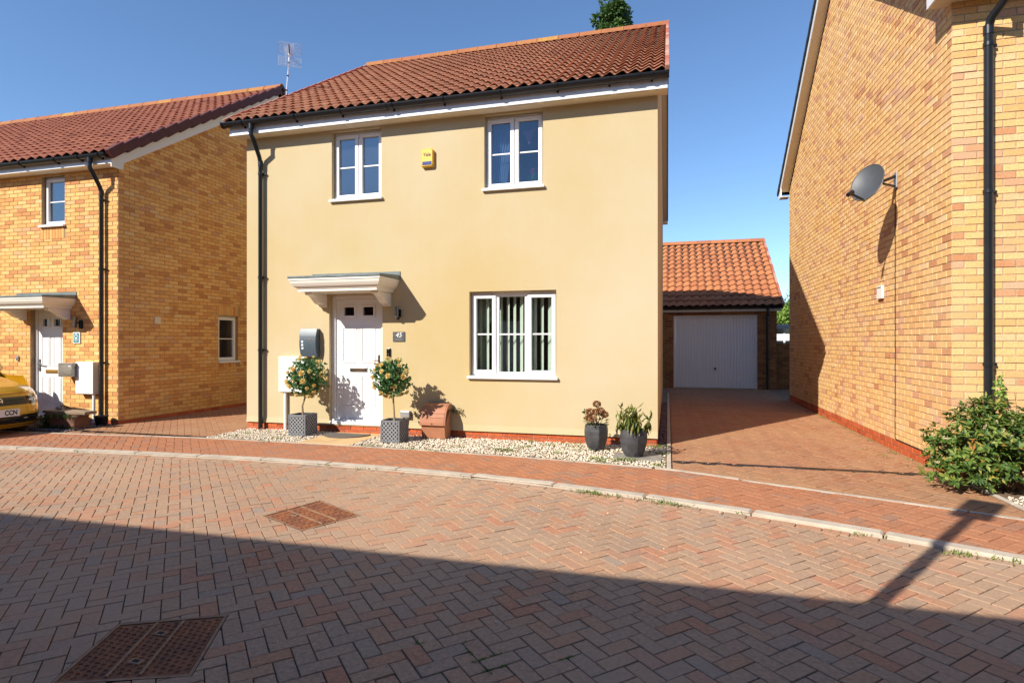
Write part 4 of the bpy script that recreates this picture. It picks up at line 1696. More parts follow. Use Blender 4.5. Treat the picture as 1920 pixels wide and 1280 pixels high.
# ================================================================== FIXTURES ON THE MAIN FRONT
# alarm
t = thing('alarm_box', 'yellow and blue bell box of the burglar alarm high between the upper windows', 'alarm', (-3.45, YF, 4.13))
ap = [(-3.535, 4.005), (-3.365, 4.005), (-3.352, 4.03), (-3.352, 4.25), (-3.372, 4.275), (-3.53, 4.275), (-3.548, 4.25), (-3.548, 4.03)]
mb = MB()
n = len(ap)
cxa, cza = -3.45, 4.14
vv = [(x, YF - .001, z) for x, z in ap] + [(x, YF - .045, z) for x, z in ap] + [(cxa + (x - cxa) * .86, YF - .062, cza + (z - cza) * .88) for x, z in ap]
ff = []
for i in range(n):
    j = (i + 1) % n
    ff += [(i, j, n + j, n + i), (n + i, n + j, 2 * n + j, 2 * n + i)]
ff += [tuple(2 * n + i for i in range(n)), tuple(range(n - 1, -1, -1))]
mb.add(vv, ff)
mb.build('case', 'alarm_yellow', t)
MB().box(-3.525, -3.375, YF - .066, YF - .05, 4.03, 4.085).build('strobe', 'alarm_blue', t, bevel=.006)
text_obj('Yale', .072, 'black_ink', t, (-3.45, YF - .0635, 4.185), FRONT_ROT, offset=.001)

# wall light
t = thing('wall_light', 'steel up-and-down wall light beside the door numbered 45', 'wall light', (-3.93, YF, 1.85))
MB().tube([(-3.93, YF - .085, 1.775), (-3.93, YF - .085, 1.94)], .030, 16).build('shade', 'brushed', t, smooth=True)
MB().box(-3.965, -3.895, YF - .03, YF - .001, 1.79, 1.90).build('back_plate', 'black_plastic', t, bevel=.004)
MB().tube([(-3.93, YF - .06, 1.85), (-3.93, YF - .03, 1.85)], .015, 8).build('stem', 'brushed', t)
MB().sphere((-3.925, YF - .045, 1.765), .026).build('sensor', 'black_plastic', t, smooth=True)

# number plaque
t = thing('number_plaque', 'slate plaque lettered 45 right of the white front door', 'plaque', (-3.93, YF, 1.49))
MB().box(-4.03, -3.832, YF - .012, YF - .001, 1.415, 1.562).build('slate', 'slate', t, bevel=.002)
text_obj('45', .105, 'white_mark', t, (-3.935, YF - .0125, 1.512), FRONT_ROT, shear=.25, extrude=.001)
for x in (-4.018, -3.844):
    MB().tube([(x, YF - .012, 1.487), (x, YF - .0145, 1.487)], .005, 8).build('screw', 'black_ink', t)
for k in range(5):
    MB().box(-3.985 + k * .022, -3.97 + k * .022, YF - .0132, YF - .0121, 1.440, 1.452).build('small_letter', 'stone_grey', t)

# door bell
t = thing('doorbell', 'small dark video doorbell under the plaque lettered 45', 'doorbell', (-4.10, YF, 1.25))
MB().box(-4.130, -4.070, YF - .026, YF - .001, 1.185, 1.315).build('body', 'car_black', t, bevel=.006)
MB().tube([(-4.10, YF - .026, 1.285), (-4.10, YF - .03, 1.285)], .014, 12).build('lens', 'black_ink', t, smooth=True)
MB().tube([(-4.10, YF - .026, 1.225), (-4.10, YF - .03, 1.225)], .016, 14).build('button', 'chrome', t, smooth=True)

# mail box
t = thing('mailbox', 'blue-grey curved letter box on the cream wall left of the door', 'mailbox', (-5.44, YF, 1.39))
pr = [(YF - .001, 1.175)]
for i in range(15):
    a = i / 14
    pr.append((YF - .075 - .05 * math.sin(math.pi * (a * .92 + .04)), 1.175 + .44 * a))
pr.append((YF - .001, 1.615))
MB().exx(pr, -5.585, -5.295).build('case', 'mailbox_blue', t, bevel=.003)
pr2 = []
for i in range(7):
    a = .70 + .30 * i / 6
    pr2.append((YF - .0765 - .05 * math.sin(math.pi * (a * .92 + .04)), 1.175 + .44 * a + .002))
MB().exx([(p[0] - .004, p[1]) for p in pr2] + [(p[0] + .002, p[1]) for p in pr2[::-1]], -5.588, -5.292).build('flap', 'mailbox_blue', t, bevel=.001)
for k in range(3):
    a = .54 - .115 * k
    yy = YF - .0765 - .05 * math.sin(math.pi * (a * .92 + .04))
    MB().box(-5.545, -5.512, yy - .003, yy + .004, 1.175 + .44 * a - .016, 1.175 + .44 * a + .016).build('sight_hole', 'white_mark', t)
yy = YF - .0765 - .05 * math.sin(math.pi * (.62 * .92 + .04))
MB().box(-5.42, -5.37, yy - .003, yy + .003, 1.44, 1.455).build('name_strip', 'brass', t)


def meter(x0, x1, yf, yw, z0, z1, px, label, s=1.0):
    t = thing('meter_box', label, 'meter box', ((x0 + x1) / 2, yw, 0))
    MB().box(x0, x1, yf, yw - .001, z0, z1).build('case', 'meter_shade', t, bevel=.006)
    d = MB().box(x0 - .006, x1 + .006, yf - .018, yf - .001, z0 + .01, z1 - .004).build('door', 'meter_white', t, bevel=.008)
    MB().tube([(x1 - .04, yf - .018, (z0 + z1) / 2), (x1 - .04, yf - .023, (z0 + z1) / 2)], .012, 10).build('lock', 'meter_shade', d)
    MB().tube([(px, yf + .035, z0), (px, yf + .035, -.004)], .026 * s, 12).build('conduit', 'meter_white', t, smooth=True)


meter(-5.985, -5.50, YF - .07, YF, .605, 1.18, -5.90, 'white meter box with a conduit behind the left rose tree')

# grey vent and pipe
t = thing('socket_box', 'grey outdoor box low on the cream wall left of the terracotta bin', 'electrical box', (-3.81, YF, .33))
MB().box(-3.885, -3.735, YF - .06, YF - .001, .275, .375).build('case', 'galv', t, bevel=.008)
MB().tube([(-3.80, YF - .03, .276), (-3.80, YF - .03, .115)], .014, 8).build('conduit', 'meter_white', t, smooth=True)

# terracotta bin
x0, x1 = -3.465, -3.065
t = thing('storage_bin', 'terracotta brown plastic bin with a curved board-pattern lid on the gravel', 'bin', (-3.265, 7.84, .015))
MB().exx([(7.75, .012), (7.725, .20), (7.76, .22), (7.96, .46), (7.965, .012)], x0 + .015, x1 - .015).build('body', 'terracotta', t, bevel=.012, seg=3)
arc = [(7.698, .205), (7.700, .25), (7.712, .315), (7.733, .375), (7.765, .43), (7.81, .475), (7.865, .502), (7.92, .508), (7.97, .508)]
lid = MB().exx(arc + [(7.965, .44), (7.80, .42), (7.745, .32), (7.72, .205)], x0, x1).build('lid', 'terracotta', t, bevel=.008)
for a, b in ((0, 2), (2, 3), (3, 5), (5, 7)):
    seg_ = arc[a:b + 1]
    pr = [(p[0] - .005, p[1] + .003) for p in seg_] + [(p[0] + .003, p[1] - .002) for p in seg_[::-1]]
    pr[0] = (pr[0][0], pr[0][1] + .003)
    MB().exx(pr, x0 + .012, x1 - .02).build('board', 'terracotta', lid, bevel=.004)
MB().tube([(-3.27, 7.70, .235), (-3.27, 7.688, .235)], .009, 8).build('catch', 'dark_gap', lid)
t = thing('dried_sprig', 'dried grey plant sprig at the wall right of the terracotta bin', 'plant', (-3.02, 7.95, .42))
m = MB()
m.tube([(-3.08, 7.96, .40), (-3.0, 7.955, .42), (-2.93, 7.95, .40), (-2.90, 7.94, .36)], .008, 6)
m.build('stem', 'bark', t)
m = MB()
for i in range(26):
    leaf(m, (-3.06 + random.uniform(0, .12), 7.95, .41 + random.uniform(-.03, .02)), rdir() + Vector((.4, 0, -.3)), (0, 0, 1), .05, .02)
m.build('leaves', 'moss', t, fix=False)


# rose trees in lattice planters
def rose_tree(x0, x1, y0, y1, zt, fc, fr, label, plabel, group):
    cx, cy = (x0 + x1) / 2, (y0 + y1) / 2
    t = thing('planter', plabel, 'planter', (cx, cy, .012), 'grey lattice planters beside the door')
    th = .014
    m = MB()
    m.box(x0, x1, y0, y0 + th, .015, zt)
    m.box(x0, x1, y1 - th, y1, .015, zt)
    m.box(x0, x0 + th, y0 + th, y1 - th, .015, zt)
    m.box(x1 - th, x1, y0 + th, y1 - th, .015, zt)
    m.build('panel', 'planter_dark', t)
    m = MB()
    w = .024
    for (a, b) in ((x0 - .006, y0 - .006), (x1 - w + .006, y0 - .006), (x0 - .006, y1 - w + .006), (x1 - w + .006, y1 - w + .006)):
        m2 = MB().box(a, a + w, b, b + w, .012, zt + .004)
        m2.build('corner_post', 'planter_grey', t, bevel=.003)
    for z0_, z1_ in ((zt - .024, zt + .006), (.012, .04)):
        m2 = MB()
        m2.box(x0 + w - .005, x1 - w + .005, y0 - .008, y0 - .0005, z0_, z1_)
        m2.box(x0 + w - .005, x1 - w + .005, y1 + .0005, y1 + .008, z0_, z1_)
        m2.box(x0 - .008, x0 - .0005, y0 + w - .005, y1 - w + .005, z0_, z1_)
        m2.box(x1 + .0005, x1 + .008, y0 + w - .005, y1 - w + .005, z0_, z1_)
        m2.build('rail', 'planter_grey', t, bevel=.002)
    m = MB()
    za, zb = .04, zt - .024

    def lat(org, ux, L):
        nn = 4
        pitch = L / nn
        H = zb - za
        for sgn in (1, -1):
            k = -int(H / pitch) - 2
            while k < nn + int(H / pitch) + 2:
                p = [(k * pitch, 0.0), (k * pitch + sgn * H, H)]
                (ua, va), (ub, vb) = p
                tA, tB = 0.0, 1.0
                du = ub - ua
                for lim, s_ in ((0.0, 1), (L, -1)):
                    # clip to 0..L
                    fa, fb = (ua - lim) * s_, (ub - lim) * s_
                    if fa < 0 and fb < 0: tA, tB = 1, 0
                    elif fa < 0: tA = max(tA, fa / (fa - fb))
                    elif fb < 0: tB = min(tB, fa / (fa - fb))
                if tB - tA > .02:
                    A = Vector(org) + Vector(ux) * (ua + du * tA) + Vector((0, 0, za + H * tA))
                    B = Vector(org) + Vector(ux) * (ua + du * tB) + Vector((0, 0, za + H * tB))
                    nrm = Vector(ux).cross(Vector((0, 0, 1)))
                    m.bar(A + nrm * (.003 if sgn > 0 else .005), B + nrm * (.003 if sgn > 0 else .005), .012, .006, up=nrm)
                k += 1
    lat((x0 + w, y0, 0), (1, 0, 0), x1 - x0 - 2 * w)
    lat((x1, y0 + w, 0), (0, 1, 0), y1 - y0 - 2 * w)
    m.build('lattice', 'lattice', t, fix=False)['kind'] = 'stuff'
    MB().box(x0 + th, x1 - th, y0 + th, y1 - th, zt - .05, zt - .03).build('soil', 'soil', t)
    # tree
    fx, fy, fz = fc
    rt = thing('rose_tree', label, 'rose tree', (cx, cy, zt - .03), 'standard rose trees beside the door')
    MB().tube([(cx + .0, cy, zt - .045), (cx - .012, cy, zt + .12), (fx + .012, fy, fz - fr * .75), (fx, fy, fz - fr * .3)], [.017, .013, .012, .009], 8).build('trunk', 'bark_pale', rt, smooth=True)
    m = MB()
    for i in range(70):
        d = rdir()
        m.tube([(fx, fy, fz - fr * .35), Vector((fx, fy, fz)) + d * fr * .8], [.004, .002], 4, caps=False)
    m.build('twigs', 'bark', rt, fix=False)
    m = MB()
    for i in range(620):
        d = rdir()
        bump = 1 + .17 * math.sin(d.x * 5 + 1 + fx * 3) * math.cos(d.y * 4 + d.z * 6 + fx)
        if random.random() < .05: bump *= 1.22
        rr = fr * (random.random() ** .35) * bump * 1.0
        p = Vector((fx, fy, fz)) + Vector((d.x * rr, d.y * rr, d.z * rr * .96))
        dd = (d + rdir() * .9).normalized()
        for q in range(3):
            leaf(m, p, (dd + rdir() * .7), d + rdir() * .4, random.uniform(.042, .066), random.uniform(.028, .040), bend=.15)
    m.build('foliage', 'leaf_rose', rt, fix=False)
    k = 0
    placed = []
    tries = 0
    while k < 26 and tries < 4000:
        tries += 1
        d = rdir()
        if d.y > .35: continue
        p = Vector((fx, fy, fz)) + d * fr * random.uniform(1.02, 1.12)
        if any((p - q).length < .085 for q in placed): continue
        placed.append(p)
        m = MB()
        s = random.uniform(.030, .052)
        for ring, (nn, el, ln) in enumerate(((5, .25, 1.0), (5, .7, .85), (4, 1.1, .6), (3, 1.4, .45))):
            for j in range(nn):
                a = 2 * math.pi * j / nn + ring * .6 + random.uniform(-.2, .2)
                ax1 = d.cross(Vector((0, 0, 1)))
                if ax1.length < .1: ax1 = Vector((1, 0, 0))
                ax1.normalize()
                ax2 = d.cross(ax1)
                e = (ax1 * math.cos(a) + ax2 * math.sin(a)) * math.cos(el) + d * math.sin(el)
                leaf(m, p + d * .004 * ring, e, d, s * ln * 1.15, s * ln * 1.25, fold=-.15, bend=-.35)
        m.build('rose', 'petal_yellow', rt, fix=False)
        k += 1


rose_tree(-5.475, -5.195, 7.47, 7.765, .318, (-5.275, 7.62, .885), .275, 'ball of green leaves and yellow roses on a stem left of the door',
          'grey lattice planter under the left rose tree', 'r')
rose_tree(-3.865, -3.585, 7.30, 7.585, .312, (-3.765, 7.44, .905), .250, 'ball of green leaves and yellow roses on a stem right of the door',
          'grey lattice planter under the right rose tree', 'r')


# facetted dark pots
def pot(c, r, h, label, glab):
    t = thing('pot', label, 'plant pot', (c[0], c[1], c[2]), glab)
    n = 8
    prof = [(.64, 0), (.84, .22), (.98, .52), (1.0, .75), (.94, 1.0)]
    m = MB()
    vv = []
    for i, (rr, z) in enumerate(prof):
        for k in range(n):
            a = 2 * math.pi * (k + .5 * (i % 2 == 0 and i < 2)) / n + .35
            vv.append((c[0] + rr * r * math.cos(a), c[1] + rr * r * math.sin(a), c[2] + z * h))
    for rr, z in ((.86, 1.0), (.84, .9)):
        for k in range(n):
            a = 2 * math.pi * k / n + .35
            vv.append((c[0] + rr * r * math.cos(a), c[1] + rr * r * math.sin(a), c[2] + z * h))
    ff = []
    for i in range(len(prof) + 1):
        for k in range(n):
            ff.append((i * n + k, i * n + (k + 1) % n, (i + 1) * n + (k + 1) % n, (i + 1) * n + k))
    ff.append(tuple(range(n - 1, -1, -1)))
    m.add(vv, ff)
    m.build('shell', 'pot_dark', t, bevel=.006)
    MB().lathe([(.1, 0), (r * .86, .001)], (c[0], c[1], c[2] + h * .9), 8, a0=.35, caps=True).build('soil', 'soil', t)
    return t


pot((-0.90, 7.55, .012), .158, .325, 'facetted charcoal pot with brown faded flowers', 'charcoal pots on the gravel')
slab_ = MB().box(-.64, -.07, 6.98, 7.36, -.005, .022).build('paving_slab', 'stone_grey', None, bevel=.006)
tag(slab_, 'grey slab lying in the gravel under the pot of drooping leaves', 'slab')
pot((-0.40, 7.17, .0225), .172, .325, 'facetted charcoal pot with drooping green leaves, on a grey slab', 'charcoal pots on the gravel')

t = thing('hydrangea', 'faded brown flower heads on stems in the left charcoal pot', 'plant', (-.90, 7.55, .30))
heads = [(-.885, 7.50, .605, .05), (-.97, 7.50, .50, .055), (-.90, 7.47, .505, .05), (-.84, 7.50, .515, .055), (-.99, 7.49, .42, .045), (-.93, 7.45, .415, .05), (-.79, 7.52, .47, .05)]
for hx, hy, hz, r in heads:
    MB().tube([(-.90 + (hx + .9) * .3, 7.55, .30), (hx, hy + .02, hz)], .004, 5).build('stem', 'leaf_droop', t)
    m = MB()
    for i in range(120):
        d = rdir()
        leaf(m, Vector((hx, hy, hz)) + Vector((d.x, d.y, d.z * .7)) * r * .7, d + rdir() * .5, d, r * .52, r * .5)
    m.build('flower_head', 'dead_flower', t, fix=False)
m = MB()
for i in range(46):
    a = random.uniform(0, 6.28)
    p = Vector((-.90 + .11 * math.cos(a), 7.55 + .11 * math.sin(a), random.uniform(.32, .47)))
    leaf(m, p, (math.cos(a), math.sin(a), random.uniform(-.2, .9)), (0, 0, 1), random.uniform(.04, .08), .03)
for sx, sz in ((-1.06, .50), (-1.03, .53), (-1.04, .42)):
    for i in range(7):
        leaf(m, (sx + random.uniform(-.01, .01), 7.50, sz - .02), rdir() + Vector((0, 0, .7)), (0, 1, 0), .035, .02)
m.build('foliage', 'moss', t, fix=False)
for sx, sz in ((-1.06, .50), (-1.03, .53), (-1.04, .42)):
    MB().tube([(-.95, 7.54, .30), (sx, 7.50, sz)], .003, 5).build('stem', 'leaf_droop', t)

t = thing('leafy_plant', 'upright stems with drooping yellow-green leaves in the right charcoal pot', 'plant', (-.40, 7.17, .30))
m = MB()
ms = MB()
for i in range(30):
    a = random.uniform(0, 6.28)
    rr = random.uniform(.0, .12)
    bx_, by_ = -.40 + rr * math.cos(a), 7.17 + rr * math.sin(a)
    hgt = random.uniform(.16, .38) * (1 - rr * 2.4)
    tx, ty = bx_ + rr * .9 * math.cos(a), by_ + rr * .9 * math.sin(a)
    ms.tube([(bx_, by_, .31), (tx, ty, .33 + hgt)], [.006, .004], 5)
    for j in range(11):
        f = random.uniform(.25, 1.0)
        p = Vector((bx_ + (tx - bx_) * f, by_ + (ty - by_) * f, .33 + hgt * f))
        b_ = random.uniform(0, 6.28)
        leaf(m, p, (math.cos(b_) * .45, math.sin(b_) * .45, -1 if f < .9 else .4), (math.cos(b_), math.sin(b_), .2), random.uniform(.08, .13), random.uniform(.024, .038), fold=.35)
m.build('leaves', 'leaf_droop', t, fix=False)
ms.build('stems', 'leaf_droop', t, fix=False)

# TV aerial on the left verge of the main house
t = thing('tv_aerial', 'silver television aerial on a thin mast above the left edge of the brown roof', 'aerial', (-6.93, 9.40, 5.2))
MB().tube([(-6.70, 9.40, 5.25), (-6.93, 9.40, 5.75), (-6.945, 9.40, 6.02), (-6.935, 9.40, 6.2), (-6.87, 9.40, 6.86)], .013, 8).build('mast', 'alu', t, smooth=True)
A = Vector((-6.87, 9.40, 6.80))
bd = Vector((.55, -.80, -.10)).normalized()
bs = Vector((0, 0, 1)).cross(bd).normalized()
bu = bd.cross(bs)
MB().bar(A - bd * .05, A + bd * .52, .02).build('boom', 'bronze', t)
for sgn in (1, -1):
    m = MB()
    fold = (bu * sgn + bd * .35).normalized()
    for k in range(9):
        p = A - bd * .03 + fold * (.03 + k * .024)
        m.bar(p - bs * .20, p + bs * .20, .005)
    for q in (-.2, -.07, .07, .2):
        m.bar(A - bd * .03 + fold * .02 + bs * q, A - bd * .03 + fold * .235 + bs * q, .005)
    m.build('reflector', 'alu', t)
m = MB()
for k in range(11):
    p = A + bd * (.08 + k * .042)
    for s_ in (1, -1):
        m.bar(p, p + (bs * .085 + bu * .05 * s_), .004)
        m.bar(p, p + (-bs * .085 + bu * .05 * s_), .004)
m.build('elements', 'alu', t)
MB().obox(A + bd * .06 - bu * .01, (bd, bs, bu), (.035, .02, .028)).build('balun_box', 'meter_white', t, bevel=.004)
for z in (6.15, 6.42, 6.66):
    x = -6.935 + (z - 6.2) * .0985
    MB().tube([(x, 9.4, z - .012), (x, 9.4, z + .012)], .019, 8).build('clip', 'black_plastic', t)


# ================================================================== LEFT HOUSE
lh = thing('house', 'orange-buff brick house with a red-brown roof at the left edge', 'house', (XLH - 4, YLF + 4, 0))
LFR = Fr((0, YLF), (1, 0), (0, -1))
LGR = Fr((XLH, 0), (0, 1), (1, 0))
LZS = 4.41
LX0 = -19.5
LYB, LYR, LZR = 16.2, 11.98, 7.53
LYE, LZE = 7.52, 4.58
LT = (LZR - LZE) / (LYR - LYE)
_a = onY(78, 335, YLF)
_b = onY(121, 421, YLF)
LW = (_a[0], _b[0], _b[1], LZS - .04)
LD = (-11.12, -10.36, 0.05, 2.0)
LSW = (10.09, 10.66, 1.0, 1.97)
mb = MB()
wall_mesh(mb, LFR, LX0, XLH, 0.0, LZS + .05, [LW, LD], depth=.28, n=-.006)
wall_mesh(mb, LGR, YLF, LYB, 0.0, LZS + .05, [LSW], depth=.28, n=-.006)
mb.add([(XLH - .006, YLF, LZS + .05), (XLH - .006, LYB, LZS + .05), (XLH - .006, (YLF + LYB) / 2, LZS + .05 + LT * 4.2)], [(0, 1, 2)])
mb.add([(LX0, LYB, 0), (XLH, LYB, 0), (XLH, LYB, LZS), (LX0, LYB, LZS)], [(3, 2, 1, 0)])
lw = mb.build('wall', 'mortar_dark', lh, fix=False)
bk = dict(L=.200, H=.0605, j=.0093)
mod = .0698
z0b = .065


def hole(h, e=.004): return (h[0] - e, h[1] + e, h[2] - e, h[3] + e)


sol = (LW[0] - .03, LW[1] + .03, LW[2] - .215 - .03, LW[2] - .03)
pol = courses(-13.2, XLH - .0045, z0b, LZS + .02, holes=[hole(LW), hole(LD), sol], **bk)
ns = int((sol[1] - sol[0]) / mod)
for k in range(ns):
    pol.append((rect(sol[0] + k * mod + .004, sol[0] + k * mod + .0645, sol[2] + .004, sol[3] - .004), 0.0, ('s', .2, .06)))
emit('brick', lw, flat_items(pol, (0, YLF + .006, 0), (1, 0, 0), (0, 0, 1), (0, -1, 0), 0.006, 0.003, 0.002, jz=.0008), 'brick_left', stuff='brickwork')
sA = (LSW[0] - .06, LSW[1] + .06, LSW[3] + .004, LSW[3] + .205)
sB = (LSW[0] - .06, LSW[1] + .06, LSW[2] - .13, LSW[2] - .032)
pl_ = [(-LT, 1.0, LZS + .10 - LT * YLF), (LT, 1.0, LZS + .10 + LT * LYB)]
pol = courses(YLF + .0045, LYB, z0b, 7.6, holes=[hole(LSW), sA, sB], planes=pl_, off=-.1046, **bk)
for S_ in (sA, sB):
    for k in range(int((S_[1] - S_[0]) / mod)):
        pol.append((rect(S_[0] + k * mod + .004, S_[0] + k * mod + .0645, S_[2] + .003, S_[3] - .003), 0.0, None))
emit('brick', lw, flat_items(pol, (XLH - .006, 0, 0), (0, 1, 0), (0, 0, 1), (1, 0, 0), 0.006, 0.003, 0.002, jz=.0008), 'brick_left', stuff='brickwork', vis=lambda x, y: x < 462)
pol = courses(-13.2, XLH - .0045, -0.005, z0b - .008, holes=[hole(LD)], **bk)
emit('plinth_brick', lw, flat_items(pol, (0, YLF + .006, 0), (1, 0, 0), (0, 0, 1), (0, -1, 0), 0.007, 0.003, 0.002), 'brick_red', k=40)
pol = courses(YLF + .0045, LYB, -0.005, z0b - .008, **bk)
emit('plinth_brick', lw, flat_items(pol, (XLH - .006, 0, 0), (0, 1, 0), (0, 0, 1), (1, 0, 0), 0.007, 0.003, 0.002), 'brick_red', k=40, vis=lambda x, y: x < 462)
mb = MB()
mb.box(LX0 + .1, XLH - .3, YLF + .3, LYB - .1, 2.2, 2.3)
mb.box(LX0 + .1, XLH - .3, YLF + 3.5, YLF + 3.6, 0, 4.3)
mb.box(-10.2, -10.1, YLF + .3, YLF + 3.5, 0, 4.3)
mb.box(LX0 + .1, XLH - .1, YLF + .3, LYB - .1, LZS - .02, LZS + .03)
mb.build('interior', 'interior', lh)

LRX = -8.96
mb = MB()
slab(mb, LX0, LRX - .03, LYE + .03, LZE, LYR, LZR, -.06, -.012)
slab(mb, LX0, LRX - .03, 2 * LYR - LYE, LZE, LYR, LZR, -.06, .02)
lroof = mb.build('roof', 'underlay', lh)
emit('tile', lroof, roof_items(LX0, LRX - .05, LYE, LZE, LYR, LZR - .02, .20, .28, 'l'), 'tile_left', stuff='tile_field', smooth=True, vis=lambda x, y: x < 540)
ridge(lroof, LX0, LRX, LYR, LZR + .02, r=.085)
LV = Vector((0, LYR - LYE, LZR - LZE))
LSL = LV.length
LV.normalize()
LN = Vector((1, 0, 0)).cross(LV)
nv = 16
for side in (0, 1):
    v_ = LV if side == 0 else Vector((0, -LV.y, LV.z))
    n_ = LN if side == 0 else Vector((0, -LN.y, LN.z))
    y0_ = LYE if side == 0 else 2 * LYR - LYE
    for i in range(nv):
        c = Vector((LRX - .035, y0_, LZE)) + v_ * ((i + .5) * LSL / nv) - n_ * .028
        MB().obox(c, ((1, 0, 0), (v_ + n_ * .10).normalized(), (n_ - v_ * .10).normalized()), (.05, LSL / nv * .52, .078)).build('verge_cap', 'verge_dark', lroof, bevel=.008)
    c = Vector((LRX - .055, y0_, LZE)) + v_ * (LSL * .5 + .02) - n_ * .185
    MB().obox(c, ((1, 0, 0), v_, n_), (.010, LSL * .5 - .02, .075)).build('bargeboard', 'soffit_white', lh, bevel=.003)
    c = Vector((LRX - .10, y0_, LZE)) + v_ * (LSL * .5 + .02) - n_ * .235
    MB().obox(c, ((1, 0, 0), v_, n_), (.042, LSL * .5 - .02, .006)).build('verge_soffit', 'soffit_white', lh)
LFY = 7.61
MB().box(LX0, LRX - .045, LFY - .016, LFY, LZS - .004, LZS + .155).build('fascia', 'fascia', lh, bevel=.003)
MB().box(LX0, LRX - .05, LFY + .001, YLF + .02, LZS, LZS + .012).build('soffit', 'soffit_white', lh)
MB().box(LRX - .066, LRX - .044, LFY - .017, YLF + .02, LZS - .06, LZS + .12).build('box_end', 'soffit_white', lh, bevel=.003)
gutter(lh, LX0, LRX - .08, LFY - .016 - .062, LZS + .145, .06, [-13.5, -12.6, -11.75, -10.95, -10.15, -9.62, -9.18], [])
downpipe(lh, -9.40, LFY - .078, LZS + .09, YLF, 3.98, 0.0, .034, 0.0, [3.85, 2.66, 1.05], out=.06)
make_window(lh, LFR, *LW, [(0, 1, 'open')], glass='glass_frost', recess=.08, s=.93)
make_window(lh, LGR, *LSW, [(0, 1, 'open')], glass='glass', recess=.07, s=.93)
make_door(lh, *LD, YLF, 'r', s=.93, letter='brass', hand='brushed')
make_canopy(lh, -11.425, -10.04, YLF, 7.225, 2.165, (-11.25, -10.22), s=.93)

t = thing('wall_light', 'steel wall light by the white door of the left brick house', 'wall light', (-9.96, YLF, 1.75))
MB().bar((-9.975, YLF - .08, 1.66), (-9.945, YLF - .08, 1.85), .045).build('shade', 'brushed', t, bevel=.004)
MB().box(-9.94, -9.88, YLF - .04, YLF - .001, 1.64, 1.79).build('back_plate', 'black_plastic', t, bevel=.004)
MB().bar((-9.95, YLF - .07, 1.74), (-9.92, YLF - .03, 1.74), .02).build('stem', 'black_plastic', t)
t = thing('number_plaque', 'small blue and white house plaque on the left brick house', 'plaque', (-10.01, YLF, 1.48))
MB().box(-10.09, -9.935, YLF - .02, YLF - .001, 1.385, 1.58).build('board', 'white_mark', t, bevel=.004)
MB().box(-10.075, -9.955, YLF - .0225, YLF - .0205, 1.40, 1.565).build('face', 'plaque_blue', t)
m = MB()
m.lathe([(.022, 0), (.022, .002), (.034, .002), (.034, 0)], (0, 0, 0), 16, caps=False)
m.v = [(-10.015 + x, YLF - .0227 - z, 1.51 + y * 1.25) for x, y, z in m.v]
m.build('figure', 'white_mark', t)
for k, (a, b) in enumerate(((-.045, .045), (-.03, .03))):
    MB().box(-10.015 + a, -10.015 + b, YLF - .0245, YLF - .0227, 1.452 - k * .022, 1.46 - k * .022).build('small_line', 'white_mark', t)
t = thing('doorbell', 'small doorbell left of the white door of the left brick house', 'doorbell', (-11.4, YLF, 1.12))
MB().box(-11.435, -11.385, YLF - .025, YLF - .001, 1.07, 1.16).build('body', 'galv', t, bevel=.004)
MB().tube([(-11.41, YLF - .025, 1.10), (-11.41, YLF - .03, 1.10)], .012, 10).build('button', 'black_ink', t)
meter(-9.905, -9.525, YLF - .10, YLF, .505, 1.065, -9.56, 'white meter box on a post beside the left house downpipe', .9)
t = thing('mailbox', 'square brushed steel letter box beside the left house door', 'mailbox', (-10.03, YLF, .92))
MB().box(-10.19, -9.88, YLF - .20, YLF - .001, .81, 1.035).build('case', 'brushed', t, bevel=.004)
MB().box(-10.2, -9.87, YLF - .21, YLF - .001, 1.0355, 1.045).build('lid', 'galv', t, bevel=.002)
MB().box(-9.96, -9.905, YLF - .203, YLF - .2005, .985, 1.0).build('name_strip', 'white_mark', t)
MB().tube([(-9.92, YLF - .2, .845), (-9.92, YLF - .206, .845)], .012, 10).build('lock', 'chrome', t)
t = thing('vent_cover', 'small cream vent cover on the shaded side of the left brick house', 'vent', (XLH, 8.95, 1.82))
yv0, zv0 = onX(289, 607, XLH)
yv1, zv1 = onX(300, 594, XLH)
MB().box(XLH + .0015, XLH + .02, yv0, yv1, zv0, zv1).build('plate', 'soffit', t, bevel=.003)
for k in range(4):
    z = zv0 + (zv1 - zv0) * (.2 + .2 * k)
    MB().box(XLH + .0205, XLH + .024, yv0 + .01, yv1 - .01, z - .006, z + .002).build('louvre', 'soffit', t)

# mossy bench of old timber by the left house, slate chippings
sb = struct(MB().add([(-11.3, 6.88, -.006), (XLH - .0, 6.88, -.006), (XLH - .0, 7.80, -.006), (-11.3, 7.80, -.006)], [(0, 1, 2, 3)]).build('slate_bed', 'soil', fix=False))
pts = [(random.uniform(-11.2, -9.12), random.uniform(6.92, 7.75), random.uniform(0, .012)) for _ in range(2600)]
pebbles('slate_chippings', 'slate_chip', 'dark slate chippings below the bench of old timber', pts, .014, .032, flat=.35)
t = thing('timber_bench', 'weathered plank on mossy brown blocks at the left house wall', 'bench', (-9.5, 7.32, 0))
m = MB()
m.exz([(-9.97, 7.18), (-9.6, 7.15), (-9.05, 7.17), (-9.03, 7.36), (-9.5, 7.40), (-9.95, 7.38)], .235, .285)
m.build('plank', 'timber_old', t, bevel=.008)
MB().exx([(7.11, .0), (7.35, .0), (7.36, .19), (7.33, .225), (7.13, .22), (7.10, .17)], -9.72, -9.44).build('block', 'log_brown', t, bevel=.02, seg=3)
MB().exx([(7.10, .0), (7.34, .0), (7.35, .20), (7.30, .23), (7.14, .225), (7.09, .16)], -9.43, -9.17).build('block', 'log_brown', t, bevel=.025, seg=3)
MB().box(-9.92, -9.74, 7.16, 7.36, 0, .234).build('block', 'log_brown', t, bevel=.02)
